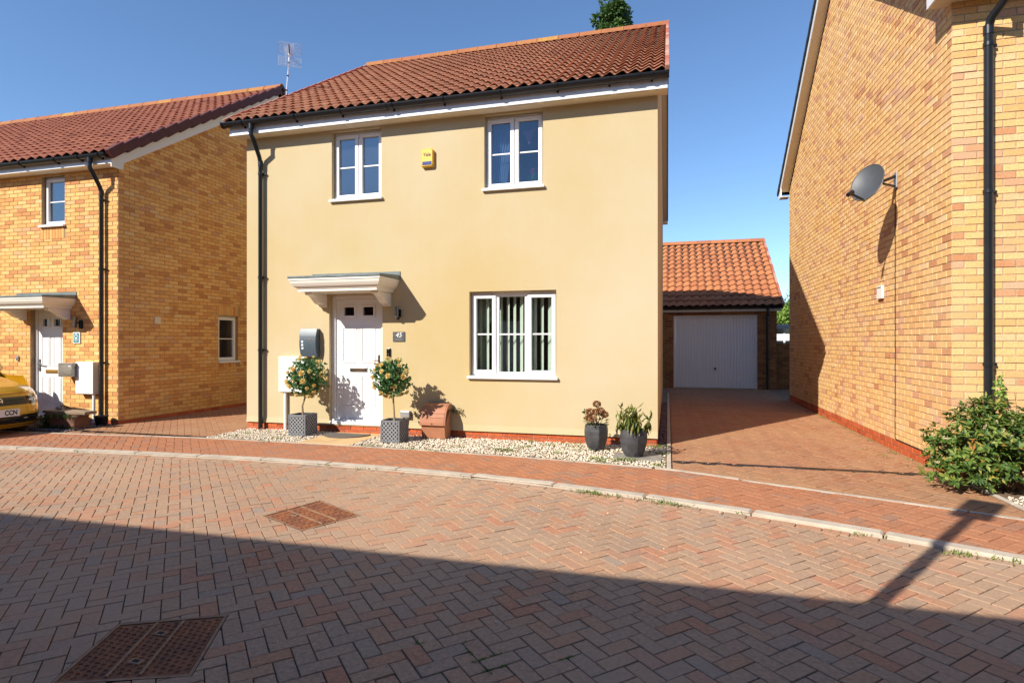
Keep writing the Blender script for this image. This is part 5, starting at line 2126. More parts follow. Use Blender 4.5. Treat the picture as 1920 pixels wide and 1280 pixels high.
m = MB()
for i in range(1800):
    x = random.choice([random.gauss(-9.82, .09), random.uniform(-9.9, -9.15)])
    if x < -9.66: y, z = random.uniform(7.02, 7.26), random.uniform(0.0, .2)
    else: y, z = random.uniform(7.04, 7.13), random.choice([random.uniform(.17, .235), random.uniform(0, .05)])
    leaf(m, (x, y, z), rdir() + Vector((0, -.3, .5)), (0, 0, 1), random.uniform(.02, .045), .014)
m.build('moss', 'moss', t, fix=False)['kind'] = 'stuff'
t = thing('ornament', 'small grey stone figure lying on the weathered plank', 'ornament', (-9.72, 7.28, .285))
MB().sphere((-9.74, 7.28, .315), .04, sc=(1.9, .9, .75)).build('body', 'stone_grey', t, smooth=True)
MB().sphere((-9.68, 7.28, .355), .022, sc=(1.2, .9, .9)).build('head', 'stone_grey', t, smooth=True)
t = thing('bucket', 'black tub at the foot of the left house downpipe', 'tub', (-9.24, 7.62, 0))
MB().lathe([(.08, 0), (.10, .14), (.11, .15), (.11, .165), (.095, .16), (.07, .03)], (-9.26, 7.62, 0.0), 16).build('shell', 'black_plastic', t, smooth=True)


# ================================================================== RIGHT HOUSE
rh = thing('house', 'yellow-orange brick house with a satellite dish at the right edge', 'house', (XRH + 3, YRF + 4, 0))
RFR = Fr((0, YRF), (1, 0), (0, -1))
RGR = Fr((XRH, YRB), (0, -1), (-1, 0))
RZS = 4.93
RX1 = 9.5
GL = YRB - YRF
RT = .70
ZW = RZS + .06
mb = MB()
RW = (4.6, 5.8, .95, 2.15)
wall_mesh(mb, RFR, XRH, RX1, 0, ZW, [RW], n=-.006)
mb.add([RGR.pt(0, 0, -.006), RGR.pt(GL, 0, -.006), RGR.pt(GL, ZW, -.006), RGR.pt(GL / 2, ZW + RT * GL / 2, -.006), RGR.pt(0, ZW, -.006)], [(0, 1, 2, 3, 4)])
mb.add([(XRH, YRB, 0), (RX1, YRB, 0), (RX1, YRB, ZW), (XRH, YRB, ZW)], [(3, 2, 1, 0)])
mb.add([(RX1, YRF, 0), (RX1, YRB, 0), (RX1, YRB, ZW), (RX1, (YRB + YRF) / 2, ZW + RT * GL / 2), (RX1, YRF, ZW)], [(4, 3, 2, 1, 0)])
rw = mb.build('wall', 'mortar_buff', rh, fix=False)
z0r = .145
pol = courses(XRH + .0045, 6.4, z0r, ZW, holes=[hole(RW)])
emit('brick', rw, flat_items(pol, (0, YRF + .006, 0), (1, 0, 0), (0, 0, 1), (0, -1, 0), 0.006, 0.0035, 0.002, jz=.0012, tilt=.004), 'brick_right', stuff='brickwork', k=150)
pol = courses(0, GL - .0045, z0r, 8.2, planes=[(-RT, 1.0, ZW + .05), (RT, 1.0, ZW + .05 + RT * GL)], off=(GL - .0045) % .225 - .225 + .1125)
emit('brick', rw, flat_items(pol, (XRH + .006, YRB, 0), (0, -1, 0), (0, 0, 1), (-1, 0, 0), 0.006, 0.0035, 0.002, jz=.0012, tilt=.004), 'brick_right', stuff='brickwork', k=300)
pol = courses(XRH + .0045, 6.4, -.005, z0r - .008)
emit('plinth_brick', rw, flat_items(pol, (0, YRF + .006, 0), (1, 0, 0), (0, 0, 1), (0, -1, 0), 0.008, 0.0035, 0.002), 'brick_red')
pol = courses(0, GL - .0045, -.005, z0r - .008)
emit('plinth_brick', rw, flat_items(pol, (XRH + .006, YRB, 0), (0, -1, 0), (0, 0, 1), (-1, 0, 0), 0.008, 0.0035, 0.002), 'brick_red')
make_window(rh, RFR, *RW, [(0, .5, 'open'), (.5, 1, 'open')], glass='glass')
mb = MB()
mb.box(XRH + .2, RX1 - .1, YRF + .4, YRB - .1, 2.4, 2.5)
mb.box(XRH + .2, RX1 - .1, YRF + 3.5, YRF + 3.6, 0, 4.8)
mb.build('interior', 'interior', rh)
# roof
RYR = (YRF + YRB) / 2
RYE = YRF - .34
RZE = RZS + .13
RZR = RZE + RT * (RYR - RYE)
mb = MB()
slab(mb, 2.655, RX1, RYE, RZE, RYR, RZR, .0, .05)
slab(mb, 2.655, RX1, 2 * RYR - RYE, RZE, RYR, RZR, .0, .05)
rroof = mb.build('roof', 'tile_black', rh)
RV = Vector((0, 1, RT)).normalized()
RN = Vector((0, -RT, 1)).normalized()
RSL = math.hypot(RYR - RYE, RZR - RZE)
nv = 18
for side in (0, 1):
    v_ = RV if side == 0 else Vector((0, -RV.y, RV.z))
    n_ = RN if side == 0 else Vector((0, -RN.y, RN.z))
    y0_ = RYE if side == 0 else 2 * RYR - RYE
    for i in range(nv):
        c = Vector((2.66, y0_, RZE)) + v_ * ((i + .5) * RSL / nv) + n_ * .015
        MB().obox(c, ((1, 0, 0), (v_ + n_ * .06).normalized(), (n_ - v_ * .06).normalized()), (.03, RSL / nv * .52, .045)).build('verge_cap', 'tile_black', rroof, bevel=.008)
    c = Vector((2.668, y0_, RZE)) + v_ * (RSL * .5 + .12) - n_ * .095
    MB().obox(c, ((1, 0, 0), v_, n_), (.008, RSL * .5 - .12, .062)).build('bargeboard', 'fascia', rh, bevel=.003)
    c = Vector((2.762, y0_, RZE)) + v_ * (RSL * .5 + .12) - n_ * .15
    MB().obox(c, ((1, 0, 0), v_, n_), (.088, RSL * .5 - .12, .006)).build('verge_soffit', 'soffit', rh)
FYr = YRF - .26
MB().box(2.677, RX1, FYr - .016, FYr, RZS - .005, RZS + .17).build('fascia', 'fascia', rh, bevel=.003)
MB().box(2.677, RX1, FYr + .001, YRF + .02, RZS, RZS + .012).build('soffit', 'soffit', rh)
MB().exx([(FYr - .016, RZS - .004), (YRF + .09, RZS - .004), (YRF + .09, RZS + .27), (FYr - .016, RZS + .10)], 2.655, 2.676).build('box_end', 'fascia', rh, bevel=.003)
MB().box(2.677, XRH, YRF + .021, YRF + .09, RZS, RZS + .012).build('soffit_return', 'soffit', rh)
MB().exx([(2 * RYR - FYr + .016, RZS - .004), (YRB - .03, RZS - .004), (YRB - .03, RZS + .24), (2 * RYR - FYr + .016, RZS + .10)], 2.655, 2.676).build('box_end', 'fascia', rh, bevel=.003)
MB().box(2.677, XRH, YRB - .03, 2 * RYR - FYr, RZS, RZS + .012).build('soffit_return', 'soffit', rh)
gutter(rh, 2.64, RX1, FYr - .078, RZS + .15, .062, [2.9, 3.6, 4.4], [])
downpipe(rh, 3.20, FYr - .078, RZS + .09, YRF, 4.58, 0.0, .040, -.06, [4.42, 2.93, 1.18], out=.07)

# satellite dish
t = thing('satellite_dish', 'grey satellite dish on a bracket on the sunlit brick side wall', 'satellite dish', (XRH, 8.5, 3.5))
Yd, Zd = onX(1681, 338, XRH)
MB().box(XRH - .018, XRH - .002, Yd - .05, Yd + .05, Zd - .10, Zd + .10).build('wall_plate', 'galv', t, bevel=.003)
DC = Vector((2.42, 8.17, 3.41))
dn = Vector((-.72, -.60, .34)).normalized()
ds = Vector((0, 0, 1)).cross(dn).normalized()
du = dn.cross(ds)
m = MB()
P = []
for i in range(9):
    r = i / 8
    row = []
    for k in range(33):
        a = 2 * math.pi * k / 32
        row.append(DC + ds * (.205 * r * math.cos(a)) + du * (.245 * r * math.sin(a)) + dn * (.055 * (r * r - 1)))
    P.append(row)
m.grid(P)
P2 = [[p - dn * .006 for p in row] for row in P]
m.grid([r_[::-1] for r_ in P2])
m.grid([P[-1], P2[-1]])
m.build('reflector', 'dish_grey', t, smooth=True, fix=False)
m = MB()
m.tube([DC + ds * (.207 * math.cos(2 * math.pi * k / 32)) + du * (.247 * math.sin(2 * math.pi * k / 32)) - dn * .002 for k in range(33)], .006, 6, caps=False)
m.build('rim', 'dish_grey', t, smooth=True)
W_ = Vector((XRH - .015, Yd, Zd))
m = MB()
m.bar(W_ + Vector((0, 0, .05)), DC - dn * .09, .035)
m.build('arm', 'black_plastic', t)
m = MB()
m.bar(W_ + Vector((0, 0, -.08)), (W_ + DC - dn * .09) / 2 + Vector((0, 0, -.01)), .022)
m.build('strut', 'black_plastic', t)
MB().obox(DC - dn * .098, (dn, ds, du), (.03, .05, .06)).build('clamp', 'black_plastic', t, bevel=.004)
L0 = DC - du * .235
L1 = DC + dn * .24 - du * .27
MB().bar(L0 - dn * .03, L1, .022).build('feed_arm', 'black_plastic', t)
MB().tube([L1 - (DC - L1).normalized() * .05, L1 + (DC - L1).normalized() * .045], [.026, .03], 10).build('feed_horn', 'black_plastic', t, smooth=True)
m = MB()
m.tube([L1 + Vector((-.02, 0, -.02)), L1 + Vector((-.01, 0, -.09)), L1 + Vector((.05, .02, -.09)), L0 + dn * .1 - Vector((0, 0, .02))], .003, 5)
m.tube([(XRH - .004, Yd - .012, 3.40), (XRH - .004, 8.52, 3.28), (XRH - .004, 8.52, .17), (XRH - .008, 8.48, .155), (XRH - .008, 7.3, .152)], .006, 6)
m.build('cable', 'black_plastic', t, smooth=True)
t = thing('vent_cover', 'small white vent cover on the sunlit brick side wall', 'vent', (XRH, 9.0, 2.09))
ya, za = onX(1658, 559, XRH)
yb_, zb_ = onX(1649, 537, XRH)
MB().box(XRH - .035, XRH - .0015, ya, yb_, za, zb_).build('plate', 'meter_white', t, bevel=.004)
MB().box(XRH - .0375, XRH - .0355, ya + .02, yb_ - .02, zb_ - .03, zb_ - .02).build('slot', 'dark_gap', t)

# bed with shrub in front of the right house
struct(MB().add([(2.86, 5.42, .004), (6.5, 3.9, .004), (6.5, YRF, .004), (2.86, YRF, .004)], [(0, 1, 2, 3)]).build('planting_bed', 'soil', fix=False))
be = struct(MB().box(2.853, 2.898, 5.44, 6.97, -.03, -.001).build('bed_edging', 'joint_sand'))
y = 5.45
while y < 6.9:
    MB().box(2.855, 2.896, y, min(y + .45, 6.965), -.0005, .022).build('edging_stone', 'concrete', be, bevel=.006)
    y += .456
pts = [(random.uniform(2.9, 3.5), random.uniform(5.5, 6.2), random.uniform(.003, .014)) for _ in range(500)]
pebbles('bed_stones', 'pebble', 'pale stones on the soil in front of the shrub', pts, .006, .018)

sh = thing('shrub', 'dense evergreen shrub with cream flower spikes before the right brick house', 'shrub', (3.2, 6.35, .0))
m = MB()
mstem = MB()
mfl = []
lobes = [((3.12, 6.45, .36), (.44, .44, .34)), ((2.78, 6.46, .38), (.34, .36, .33)), ((3.62, 6.30, .40), (.55, .55, .38)), ((2.68, 6.42, .18), (.25, .30, .18)), ((3.25, 6.38, .22), (.42, .36, .2)), ((4.2, 6.1, .4), (.6, .6, .4)), ((3.0, 6.62, .60), (.28, .22, .26)), ((3.50, 6.40, .66), (.35, .3, .2))]
for lc, lr in lobes:
    nsh = int(270 * (lr[0] * lr[2] + lr[1] * lr[2]) / .3)
    for i in range(nsh):
        d = rdir()
        if d.z < -.5: continue
        f = random.uniform(.80, 1.12) if random.random() < .8 else random.uniform(.45, .8)
        p = Vector((lc[0] + d.x * lr[0] * f, lc[1] + d.y * lr[1] * f, max(.05, lc[2] + d.z * lr[2] * f)))
        ax = (d + Vector((0, 0, .55)) + rdir() * .35).normalized()
        a1 = ax.cross(Vector((.3, .2, 1))).normalized()
        a2 = ax.cross(a1)
        base_ = p - ax * .05
        for j in range(10):
            a = j * 2.4 + random.uniform(-.3, .3)
            el = random.uniform(.15, .9)
            dd = (a1 * math.cos(a) + a2 * math.sin(a)) * math.cos(el) + ax * math.sin(el)
            leaf(m, base_ + ax * random.uniform(0, .055), dd, ax, random.uniform(.045, .088), random.uniform(.018, .034), fold=.18, bend=.12)
        if random.random() < .11 and f > .8:
            mfl.append((base_ + ax * .05, ax))
    for i in range(10):
        d = rdir()
        mstem.tube([(lc[0], lc[1], .0), (lc[0] + d.x * lr[0] * .3, lc[1] + d.y * lr[1] * .3, lc[2] * .7), (lc[0] + d.x * lr[0] * .8, lc[1] + d.y * lr[1] * .8, max(.05, lc[2] + d.z * lr[2] * .7))], [.010, .007, .003], 5, caps=False)
m.build('foliage', 'leaf_shrub', sh, fix=False)
mstem.build('stems', 'bark', sh, fix=False)
m = MB()
for p, ax in mfl:
    for q in range(16):
        f = q / 16
        leaf(m, p + ax * (.055 * f), rdir() + ax * .3, ax, .016 * (1.1 - f * .5), .014)
m.build('flower_spikes', 'flower_cream', sh, fix=False)
cl = thing('climber', 'thin leafy shoot climbing beside the right black downpipe', 'plant', (3.24, 6.86, 0))
ms = MB()
m = MB()
path_ = [(3.24, 6.84, .0), (3.27, 6.85, .4), (3.22, 6.84, .75), (3.20, 6.84, 1.05)]
ms.tube(path_, [.008, .006, .005, .003], 5)
ms.tube([(3.36, 6.80, .5), (3.30, 6.78, .9)], .003, 4)
ms.tube([(3.48, 6.80, .5), (3.52, 6.78, .95)], .003, 4)
for i in range(120):
    f = random.uniform(.3, 1) * 3
    k = min(2, int(f))
    p = Vector(path_[k]).lerp(Vector(path_[k + 1]), f - k)
    leaf(m, p + rdir() * .03, rdir() + Vector((0, -.3, .2)), (0, -1, .3), random.uniform(.03, .05), .032)
ms.build('stem', 'bark', cl, fix=False)
m.build('leaves', 'leaf_lime', cl, fix=False)

# ================================================================== GARAGE AND WHAT LIES BEHIND
gar = thing('garage', 'brick garage with white up-and-over door and orange pantile roof at the end of the drive', 'garage', (0.2, 20.5, 0))
GY = 18.6
GX0, GX1 = -2.9, 3.13
GFR = Fr((0, GY), (1, 0), (0, -1))
gx0, _ = onY(1263, 728, GY)
gx1, _ = onY(1420, 728, GY)
_, gz1 = onY(1340, 591, GY)
GD = (gx0, gx1, .0, gz1)
mb = MB()
wall_mesh(mb, GFR, GX0, GX1, -.01, 2.42, [GD], depth=.2, n=-.006)
GYB = 24.6
GZE, GYE, GYR, GZR = 2.50, 18.38, 21.9, 4.97
for x, fl in ((GX1, 0), (GX0, 1)):
    p = [(x, GY, 0), (x, GYB, 0), (x, GYB, 2.42), (x, (GY + GYB) / 2, 2.42 + .69 * 3.0), (x, GY, 2.42)]
    mb.add(p, [(0, 1, 2, 3, 4)] if not fl else [(4, 3, 2, 1, 0)])
gw = mb.build('wall', 'mortar_dark', gar, fix=False)
pol = courses(GX0, GX1 - .004, .0, 2.42, holes=[hole(GD)])
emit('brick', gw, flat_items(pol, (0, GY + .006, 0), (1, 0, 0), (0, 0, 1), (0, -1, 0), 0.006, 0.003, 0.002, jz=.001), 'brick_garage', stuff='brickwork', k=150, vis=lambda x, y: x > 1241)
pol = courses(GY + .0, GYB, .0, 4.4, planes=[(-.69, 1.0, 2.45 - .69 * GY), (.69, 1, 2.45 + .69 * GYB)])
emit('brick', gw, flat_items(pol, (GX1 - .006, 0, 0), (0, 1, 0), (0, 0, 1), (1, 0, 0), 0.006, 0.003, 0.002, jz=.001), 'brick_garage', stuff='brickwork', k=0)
m = MB()
fbox(m, GFR, GD[0], GD[0] + .055, 0, GD[3], -.09, -.03)
fbox(m, GFR, GD[1] - .055, GD[1], 0, GD[3], -.09, -.03)
fbox(m, GFR, GD[0] + .055, GD[1] - .055, GD[3] - .05, GD[3], -.09, -.03)
m.build('door_frame', 'garage_white', gar, bevel=.004)
m = MB()
fbox(m, GFR, GD[0] + .057, GD[1] - .057, .012, GD[3] - .052, -.10, -.075)
gd = m.build('door', 'garage_white', gar)
nr = 26
wd = GD[1] - GD[0] - .12
for k in range(nr):
    a = GD[0] + .06 + wd * k / nr
    x0_, x1_ = a + .008, a + wd / nr - .008
    y_ = GY + .0745
    MB().exz([(x0_, y_), (x0_ + .010, y_ - .014), (x1_ - .010, y_ - .014), (x1_, y_)], .02, GD[3] - .06).build('rib', 'garage_white', gd)
hx, hz = onY(1341, 691, GY)
MB().tube([(hx, GY + .06, hz), (hx, GY + .03, hz)], .035, 12).build('handle', 'black_plastic', gd, smooth=True)
m = MB()
gxr = onY(1470, 572, GYE)[0]
slab(m, GX0 - .1, gxr - .03, GYE + .02, GZE, GYR, GZR, -.06, -.012)
slab(m, GX0 - .1, gxr - .03, 2 * GYR - GYE, GZE, GYR, GZR, -.06, .02)
gr = m.build('roof', 'underlay', gar)
emit('tile', gr, roof_items(GX0 - .1, gxr - .04, GYE, GZE, GYR, GZR - .02, .23, .32, 'g', amp=.024), 'tile_garage', stuff='tile_field', smooth=True, vis=lambda x, y: x > 1241)
ridge(gr, GX0 - .1, gxr, GYR, GZR + .03, mat='tile_garage')
gV = Vector((0, GYR - GYE, GZR - GZE)).normalized()
gN = Vector((1, 0, 0)).cross(gV)
gS = math.hypot(GYR - GYE, GZR - GZE)
for i in range(14):
    c = Vector((gxr - .02, GYE, GZE)) + gV * ((i + .5) * gS / 14) + gN * .012
    MB().obox(c, ((1, 0, 0), gV, gN), (.03, gS / 28, .05)).build('verge_tile', 'verge_red', gr, bevel=.006)
MB().box(GX0 - .1, gxr - .06, GYE + .10, GYE + .12, 2.33, 2.47).build('fascia', 'fascia', gar)
MB().box(GX0 - .1, gxr - .06, GYE + .121, GY + .02, 2.34, 2.35).build('soffit', 'fascia', gar)
gutter(gar, GX0 - .1, gxr - .02, GYE + .03, 2.47, .06, [0.3, 1.2, 2.1, 3.0], [])
downpipe(gar, onY(1438, 640, GY)[0], GYE + .03, 2.42, GY, 2.15, 0.0, .034, 0, [1.9, .9], out=.06)

struct(MB().add([(XRH + .002, YRB, -.009), (7.0, YRB, -.009), (7.0, 19.0, -.009), (-6.6, 19.0, -.009), (-6.6, 16.61, -.009), (XRH + .002, 16.61, -.009)], [(0, 1, 2, 3, 4, 5)]).build('rear_yard', 'joint_sand', fix=False))
gwl = thing('garden_wall', 'low brick garden wall between the garage and the right house', 'wall', (3.5, 18.9, 0))
wm = MB().box(GX1 + .002, 6.5, 18.906, 19.12, -.01, 1.36).build('core', 'mortar_dark', gwl)
pol = courses(GX1 + .006, 6.4, .0, 1.36)
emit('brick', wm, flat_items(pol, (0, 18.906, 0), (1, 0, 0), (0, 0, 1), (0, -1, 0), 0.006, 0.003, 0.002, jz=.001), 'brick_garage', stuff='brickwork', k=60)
MB().box(GX1 + .002, 6.5, 18.88, 19.14, 1.362, 1.40).build('coping', 'brick_garage', gwl, bevel=.005)


def tree(name, label, c, h, crown, nleaf, lsize, mat, trunk_r=.18, col=None):
    t = thing(name, label, 'tree', c)
    x, y, z = c
    m = MB()
    m.tube([(x, y, z - .1), (x + .1, y, z + h * .35), (x, y + .1, z + h * .7), (x, y, z + h * .95)], [trunk_r, trunk_r * .75, trunk_r * .4, trunk_r * .1], 10)
    lf = MB()
    clumps = []
    for cc, rr in crown:
        k = max(5, int(16 * rr[0] * rr[2] / 2))
        for i in range(k):
            d = rdir()
            f = random.random() ** .4
            p = Vector((cc[0] + d.x * rr[0] * f, cc[1] + d.y * rr[1] * f, cc[2] + d.z * rr[2] * f))
            clumps.append((p, random.uniform(.3, .6) * min(rr)))
            m.tube([(x, y, max(z + h * .25, p.z - 1.5)), ((x + p.x) / 2, (y + p.y) / 2, p.z - .6), p], [.05, .03, .012], 5, caps=False)
    m.build('trunk', 'bark', t, fix=False)
    for i in range(nleaf):
        p, r = random.choice(clumps)
        d = rdir()
        q = p + d * r * random.uniform(.5, 1.05)
        leaf(lf, q, d + rdir() * .8 - Vector((0, 0, .3)), d + rdir() * .5, lsize * random.uniform(.7, 1.3), lsize * .7 * random.uniform(.7, 1.2), bend=.1)
    lf.build('crown', mat, t, fix=False)
    return t


# tall tree whose tip shows above the main roof, lower one in the gap beside the garage
def treepos(px, Y): return onY(px, 600, Y)[0]


xt = treepos(1149, 27.0)
tree('tree', 'tall green tree whose tip shows above the ridge of the brown roof', (xt, 27.0, -.1), 17.8,
     [((xt, 27.0, 14.6), (.75, .8, 2.2)), ((xt + .1, 27, 16.6), (.5, .5, 1.0)), ((xt - .05, 27.0, 11.5), (1.0, 1.2, 2.6)), ((xt + .95, 27.2, 15.3), (.30, .4, .45)), ((xt, 27, 15.6), (.75, .75, 1.6)), ((xt - .15, 27, 16.3), (.7, .7, .9))], 15000, .16, 'leaf_tree')
xt = treepos(1472, 36.0)
tree('tree', 'bright yellow-green tree in the gap beside the garage', (xt, 36.0, -.1), 3.4,
     [((xt, 36, 2.5), (1.5, 1.2, .9)), ((xt + .8, 36.4, 2.8), (1.2, 1.0, .8))], 5000, .16, 'leaf_lime', trunk_r=.14)
xt = treepos(1500, 48.0)
tree('tree', 'pale distant tree above the garage eaves, behind the bright tree', (xt, 48.0, -.1), 6.4,
     [((xt, 48, 4.2), (1.8, 1.6, 1.5)), ((xt + .5, 48, 5.0), (1.2, 1.1, 1.0))], 2200, .2, 'leaf_tree', trunk_r=.16)
xf = treepos(1467, 33.0)
t = thing('railing', 'white railing seen through the gap beside the garage', 'railing', (xf, 33, -.1))
MB().box(xf - 2.2, xf + 3, 32.97, 33.03, 1.50, 1.85).build('rail', 'fence_white', t)
for k in range(12):
    MB().box(xf - 2.2 + k * .45, xf - 2.12 + k * .45, 32.95, 33.05, -.1, 1.88).build('post', 'fence_white', t)
xv = treepos(1467, 35.0)
t = thing('van', 'dark vehicle behind the white railing in the gap beside the garage', 'vehicle', (xv, 35, -.1))
b = MB()
b.exy([(xv - 2.2, .25), (xv + 2.2, .25), (xv + 2.2, 1.3), (xv + 1.6, 2.35), (xv - 2.1, 2.45), (xv - 2.2, 1.3)], 34.2, 36)
b.build('body', 'navy', t, bevel=.08)
for q in (-1.4, 1.4):
    MB().tube([(xv + q, 34.18, .22), (xv + q, 34.4, .22)], .32, 16).build('wheel', 'tyre', t)
m = MB()
m.box(xv - 1.6, xv + 1.3, 34.185, 34.195, 1.5, 2.15)
m.build('window', 'car_black', t)


# ================================================================== CAR
CXF, CYC = -9.58, 6.30
ZC = 0.90                                           # front end height factor
car = thing('car', 'yellow hatchback with black grille band parked at the left edge, plate ending CCN', 'car', (CXF - 2.05, CYC, 0))


def nose(y, z):
    """x of the front skin at lateral y (|y|<=.88) and height z"""
    a = abs(y) / .88
    zz = [(.12, -.10), (.18, -.035), (.26, -.005), (.36, .0), (.45, -.008), (.52, -.03), (.60, -.055), (.67, -.085), (.73, -.14), (.79, -.27)]
    f = zz[-1][1]
    if z <= zz[0][0]: f = zz[0][1]
    else:
        for (za, fa), (zb, fb) in zip(zz, zz[1:]):
            if za <= z <= zb:
                f = fa + (fb - fa) * (z - za) / (zb - za)
                break
    return CXF + f - .12 * a ** 2 - .50 * a ** 5.5


def skin(name, mat, parent, ys, zs, off=.0, thick=.0, **kw):
    P = []
    for z in zs:
        row = []
        for y in ys:
            x = nose(y, z) + off
            row.append((x, CYC + y, z * ZC))
        P.append(row)
    m = MB().grid(P)
    if thick:
        m.grid([[(p[0] - thick, p[1], p[2]) for p in row] for row in P])
    return m.build(name, mat, parent, smooth=True, fix=False, **kw)


lin = lambda a, b, n: [a + (b - a) * i / (n - 1) for i in range(n)]
ys = lin(-.88, .88, 45)
# body: front skin, bonnet, roof line, sides
P = [[(nose(y, z), CYC + y, z * ZC) for y in ys] for z in lin(.12, .79, 24)]
prof = [(.79, -.27, .88), (.83, -.45, .86), (.865, -.70, .84), (.90, -1.0, .82), (.925, -1.20, .80)]
for z, dx, hw in prof:
    row = []
    for y in ys:
        a = y / .88
        crown = .035 * (1 - a * a) + .012 * math.exp(-((abs(a) - .72) / .12) ** 2)
        zz = z + crown - .03 - (1 - ZC) * .79 * max(0, (1.3 + dx) / 1.03)
        xx = CXF + dx - .10 * a * a - (.42 * abs(a) ** 5.5 if dx > -.6 else .25 * abs(a) ** 6)
        row.append((xx, CYC + a * hw, zz))
    P.append(row)
roofp = [(1.40, -2.05, .60), (1.45, -2.5, .59), (1.44, -3.1, .58), (1.38, -3.6, .56), (1.0, -3.95, .66), (.75, -4.02, .78), (.3, -4.03, .82)]
for z, dx, hw in roofp:
    P.append([(CXF + dx - .03 * (y / .88) ** 2, CYC + y / .88 * hw, z - .05 * (y / .88) ** 4) for y in ys])
m = MB().grid(P)
for sgn in (-1, 1):
    side = []
    for dx in lin(-.62, -4.0, 24):
        top = .86 if dx > -1.2 else .90
        row = []
        for z, hw in ((.18, .83), (.3, .875), (.5, .885), (.7, .88), (top, .80)):
            w_ = hw
            if dx > -1.0: w_ = hw - .06 * ((dx + 1.0) / .4) ** 2
            row.append((CXF + dx, CYC + sgn * w_, z))
        side.append(row)
    m.grid(side if sgn > 0 else side[::-1])
    m.add([(CXF - 1.2, CYC + sgn * .80, .90), (CXF - 2.05, CYC + sgn * .60, 1.35), (CXF - 3.6, CYC + sgn * .56, 1.33), (CXF - 3.95, CYC + sgn * .70, .92)], [(0, 1, 2, 3)])
m.build('body', 'car_yellow', car, smooth=True, fix=False)
skin('grille', 'car_black', car, lin(-.66, .66, 30), lin(.50, .635, 6), off=.006)
skin('bonnet_edge', 'car_black', car, lin(-.80, .80, 30), lin(.684, .690, 2), off=.003)
for s_ in (-1, 1):
    hl = skin('headlight', 'car_black', car, lin(s_ * .42, s_ * .80, 12), [.535, .57, .60, .635], off=.010)
    skin('lamp_unit', 'lamp_silver', hl, lin(s_ * .56, s_ * .785, 8), [.56, .60, .632], off=.015)
    skin('running_light', 'plate_white', hl, lin(s_ * .45, s_ * .53, 4), [.555, .57, .585], off=.015)
    skin('side_vent', 'car_black', car, lin(s_ * .72, s_ * .82, 5), [.24, .33, .44], off=.006)
for s_ in (-1, 1):
    skin('wheel_arch', 'tyre', car, lin(s_ * .845, s_ * .875, 4), [.26, .36, .5, .6], off=.008)
skin('lower_intake', 'car_black', car, lin(-.62, .62, 30), [.19, .23, .28, .325], off=.006)
for z in (.22, .255, .29):
    skin('intake_bar', 'tyre', car, lin(-.60, .60, 24), [z - .006, z + .006], off=.014)
for k, z in enumerate((.53, .56, .59)):
    skin('grille_bar', 'tyre', car, lin(-.40, .40, 20), [z - .004, z + .004], off=.012)
skin('splitter', 'car_yellow', car, lin(-.80, .80, 36), [.115, .135, .15], off=.030)
m = MB()
m.box(CXF + .004, CXF + .020, CYC - .26, CYC + .26, .285, .395)
np_ = m.build('number_plate', 'plate_white', car, bevel=.003)
text_obj('CCN', .098, 'black_ink', np_, (CXF + .0205, CYC + .135, .340), (R(90), 0, R(90)), offset=.0035, extrude=.0008, xs=.82)
bd_ = MB()
for i in range(24):
    a = 2 * math.pi * i / 24
    a2 = 2 * math.pi * (i + 1) / 24
    r0, r1 = .048, .058
    q = [(CYC + r * math.cos(b), .568 * ZC + r * math.sin(b)) for r, b in ((r0, a), (r1, a), (r1, a2), (r0, a2))]
    bd_.add([(nose(0, .568) + .014, y_, z_) for y_, z_ in q], [(0, 1, 2, 3)])
bd_.bar((nose(0, .568) + .014, CYC - .05, .56 * ZC), (nose(0, .568) + .014, CYC + .05, .578 * ZC), .014)
bd_.build('badge', 'lamp_silver', car, fix=False)
skin('small_badge', 'lamp_silver', car, lin(.33, .40, 4), [.262, .278], off=.018)
m = MB()
wsp = []
for t_ in lin(0, 1, 6):
    z = .935 + (1.385 - .935) * t_
    dx = -1.22 + (-2.03 + 1.22) * t_
    hw = .77 + (.57 - .77) * t_
    wsp.append([(CXF + dx + .006 - .03 * (y / .88) ** 2, CYC + y / .88 * hw, z + .012) for y in ys[::4]])
m.grid(wsp)
m.build('windscreen', 'car_black', car, smooth=True, fix=False)
for s_ in (-1, 1):
    m = MB()
    m.add([(CXF - 1.35, CYC + s_ * .785, .95), (CXF - 2.05, CYC + s_ * .622, 1.31), (CXF - 3.45, CYC + s_ * .585, 1.29), (CXF - 3.75, CYC + s_ * .70, .97)], [(0, 1, 2, 3)])
    m.build('side_window', 'car_black', car, fix=False)
    m = MB().sphere((CXF - 1.5, CYC + s_ * .93, .97), .10, sc=(.6, 1.0, .7))
    m.build('mirror', 'car_yellow', car, smooth=True)
    for dx in (-.82, -3.38):
        w_ = MB()
        w_.lathe([(.22, -.09), (.305, -.085), (.315, -.06), (.315, .06), (.305, .085), (.22, .09)], (0, 0, 0), 28)
        w_.v = [(CXF + dx + x, CYC + s_ * .80 + z, .315 + y) for x, y, z in w_.v]
        wo_ = w_.build('wheel', 'tyre', car, smooth=True)
        r_ = MB()
        for k in range(10):
            a = 2 * math.pi * k / 10
            c0 = Vector((CXF + dx, CYC + s_ * .885, .315))
            r_.bar(c0, c0 + Vector((math.cos(a), 0, math.sin(a))) * .215, .028, .02, up=(0, 1, 0))
        r_.build('rim', 'lamp_silver', wo_)


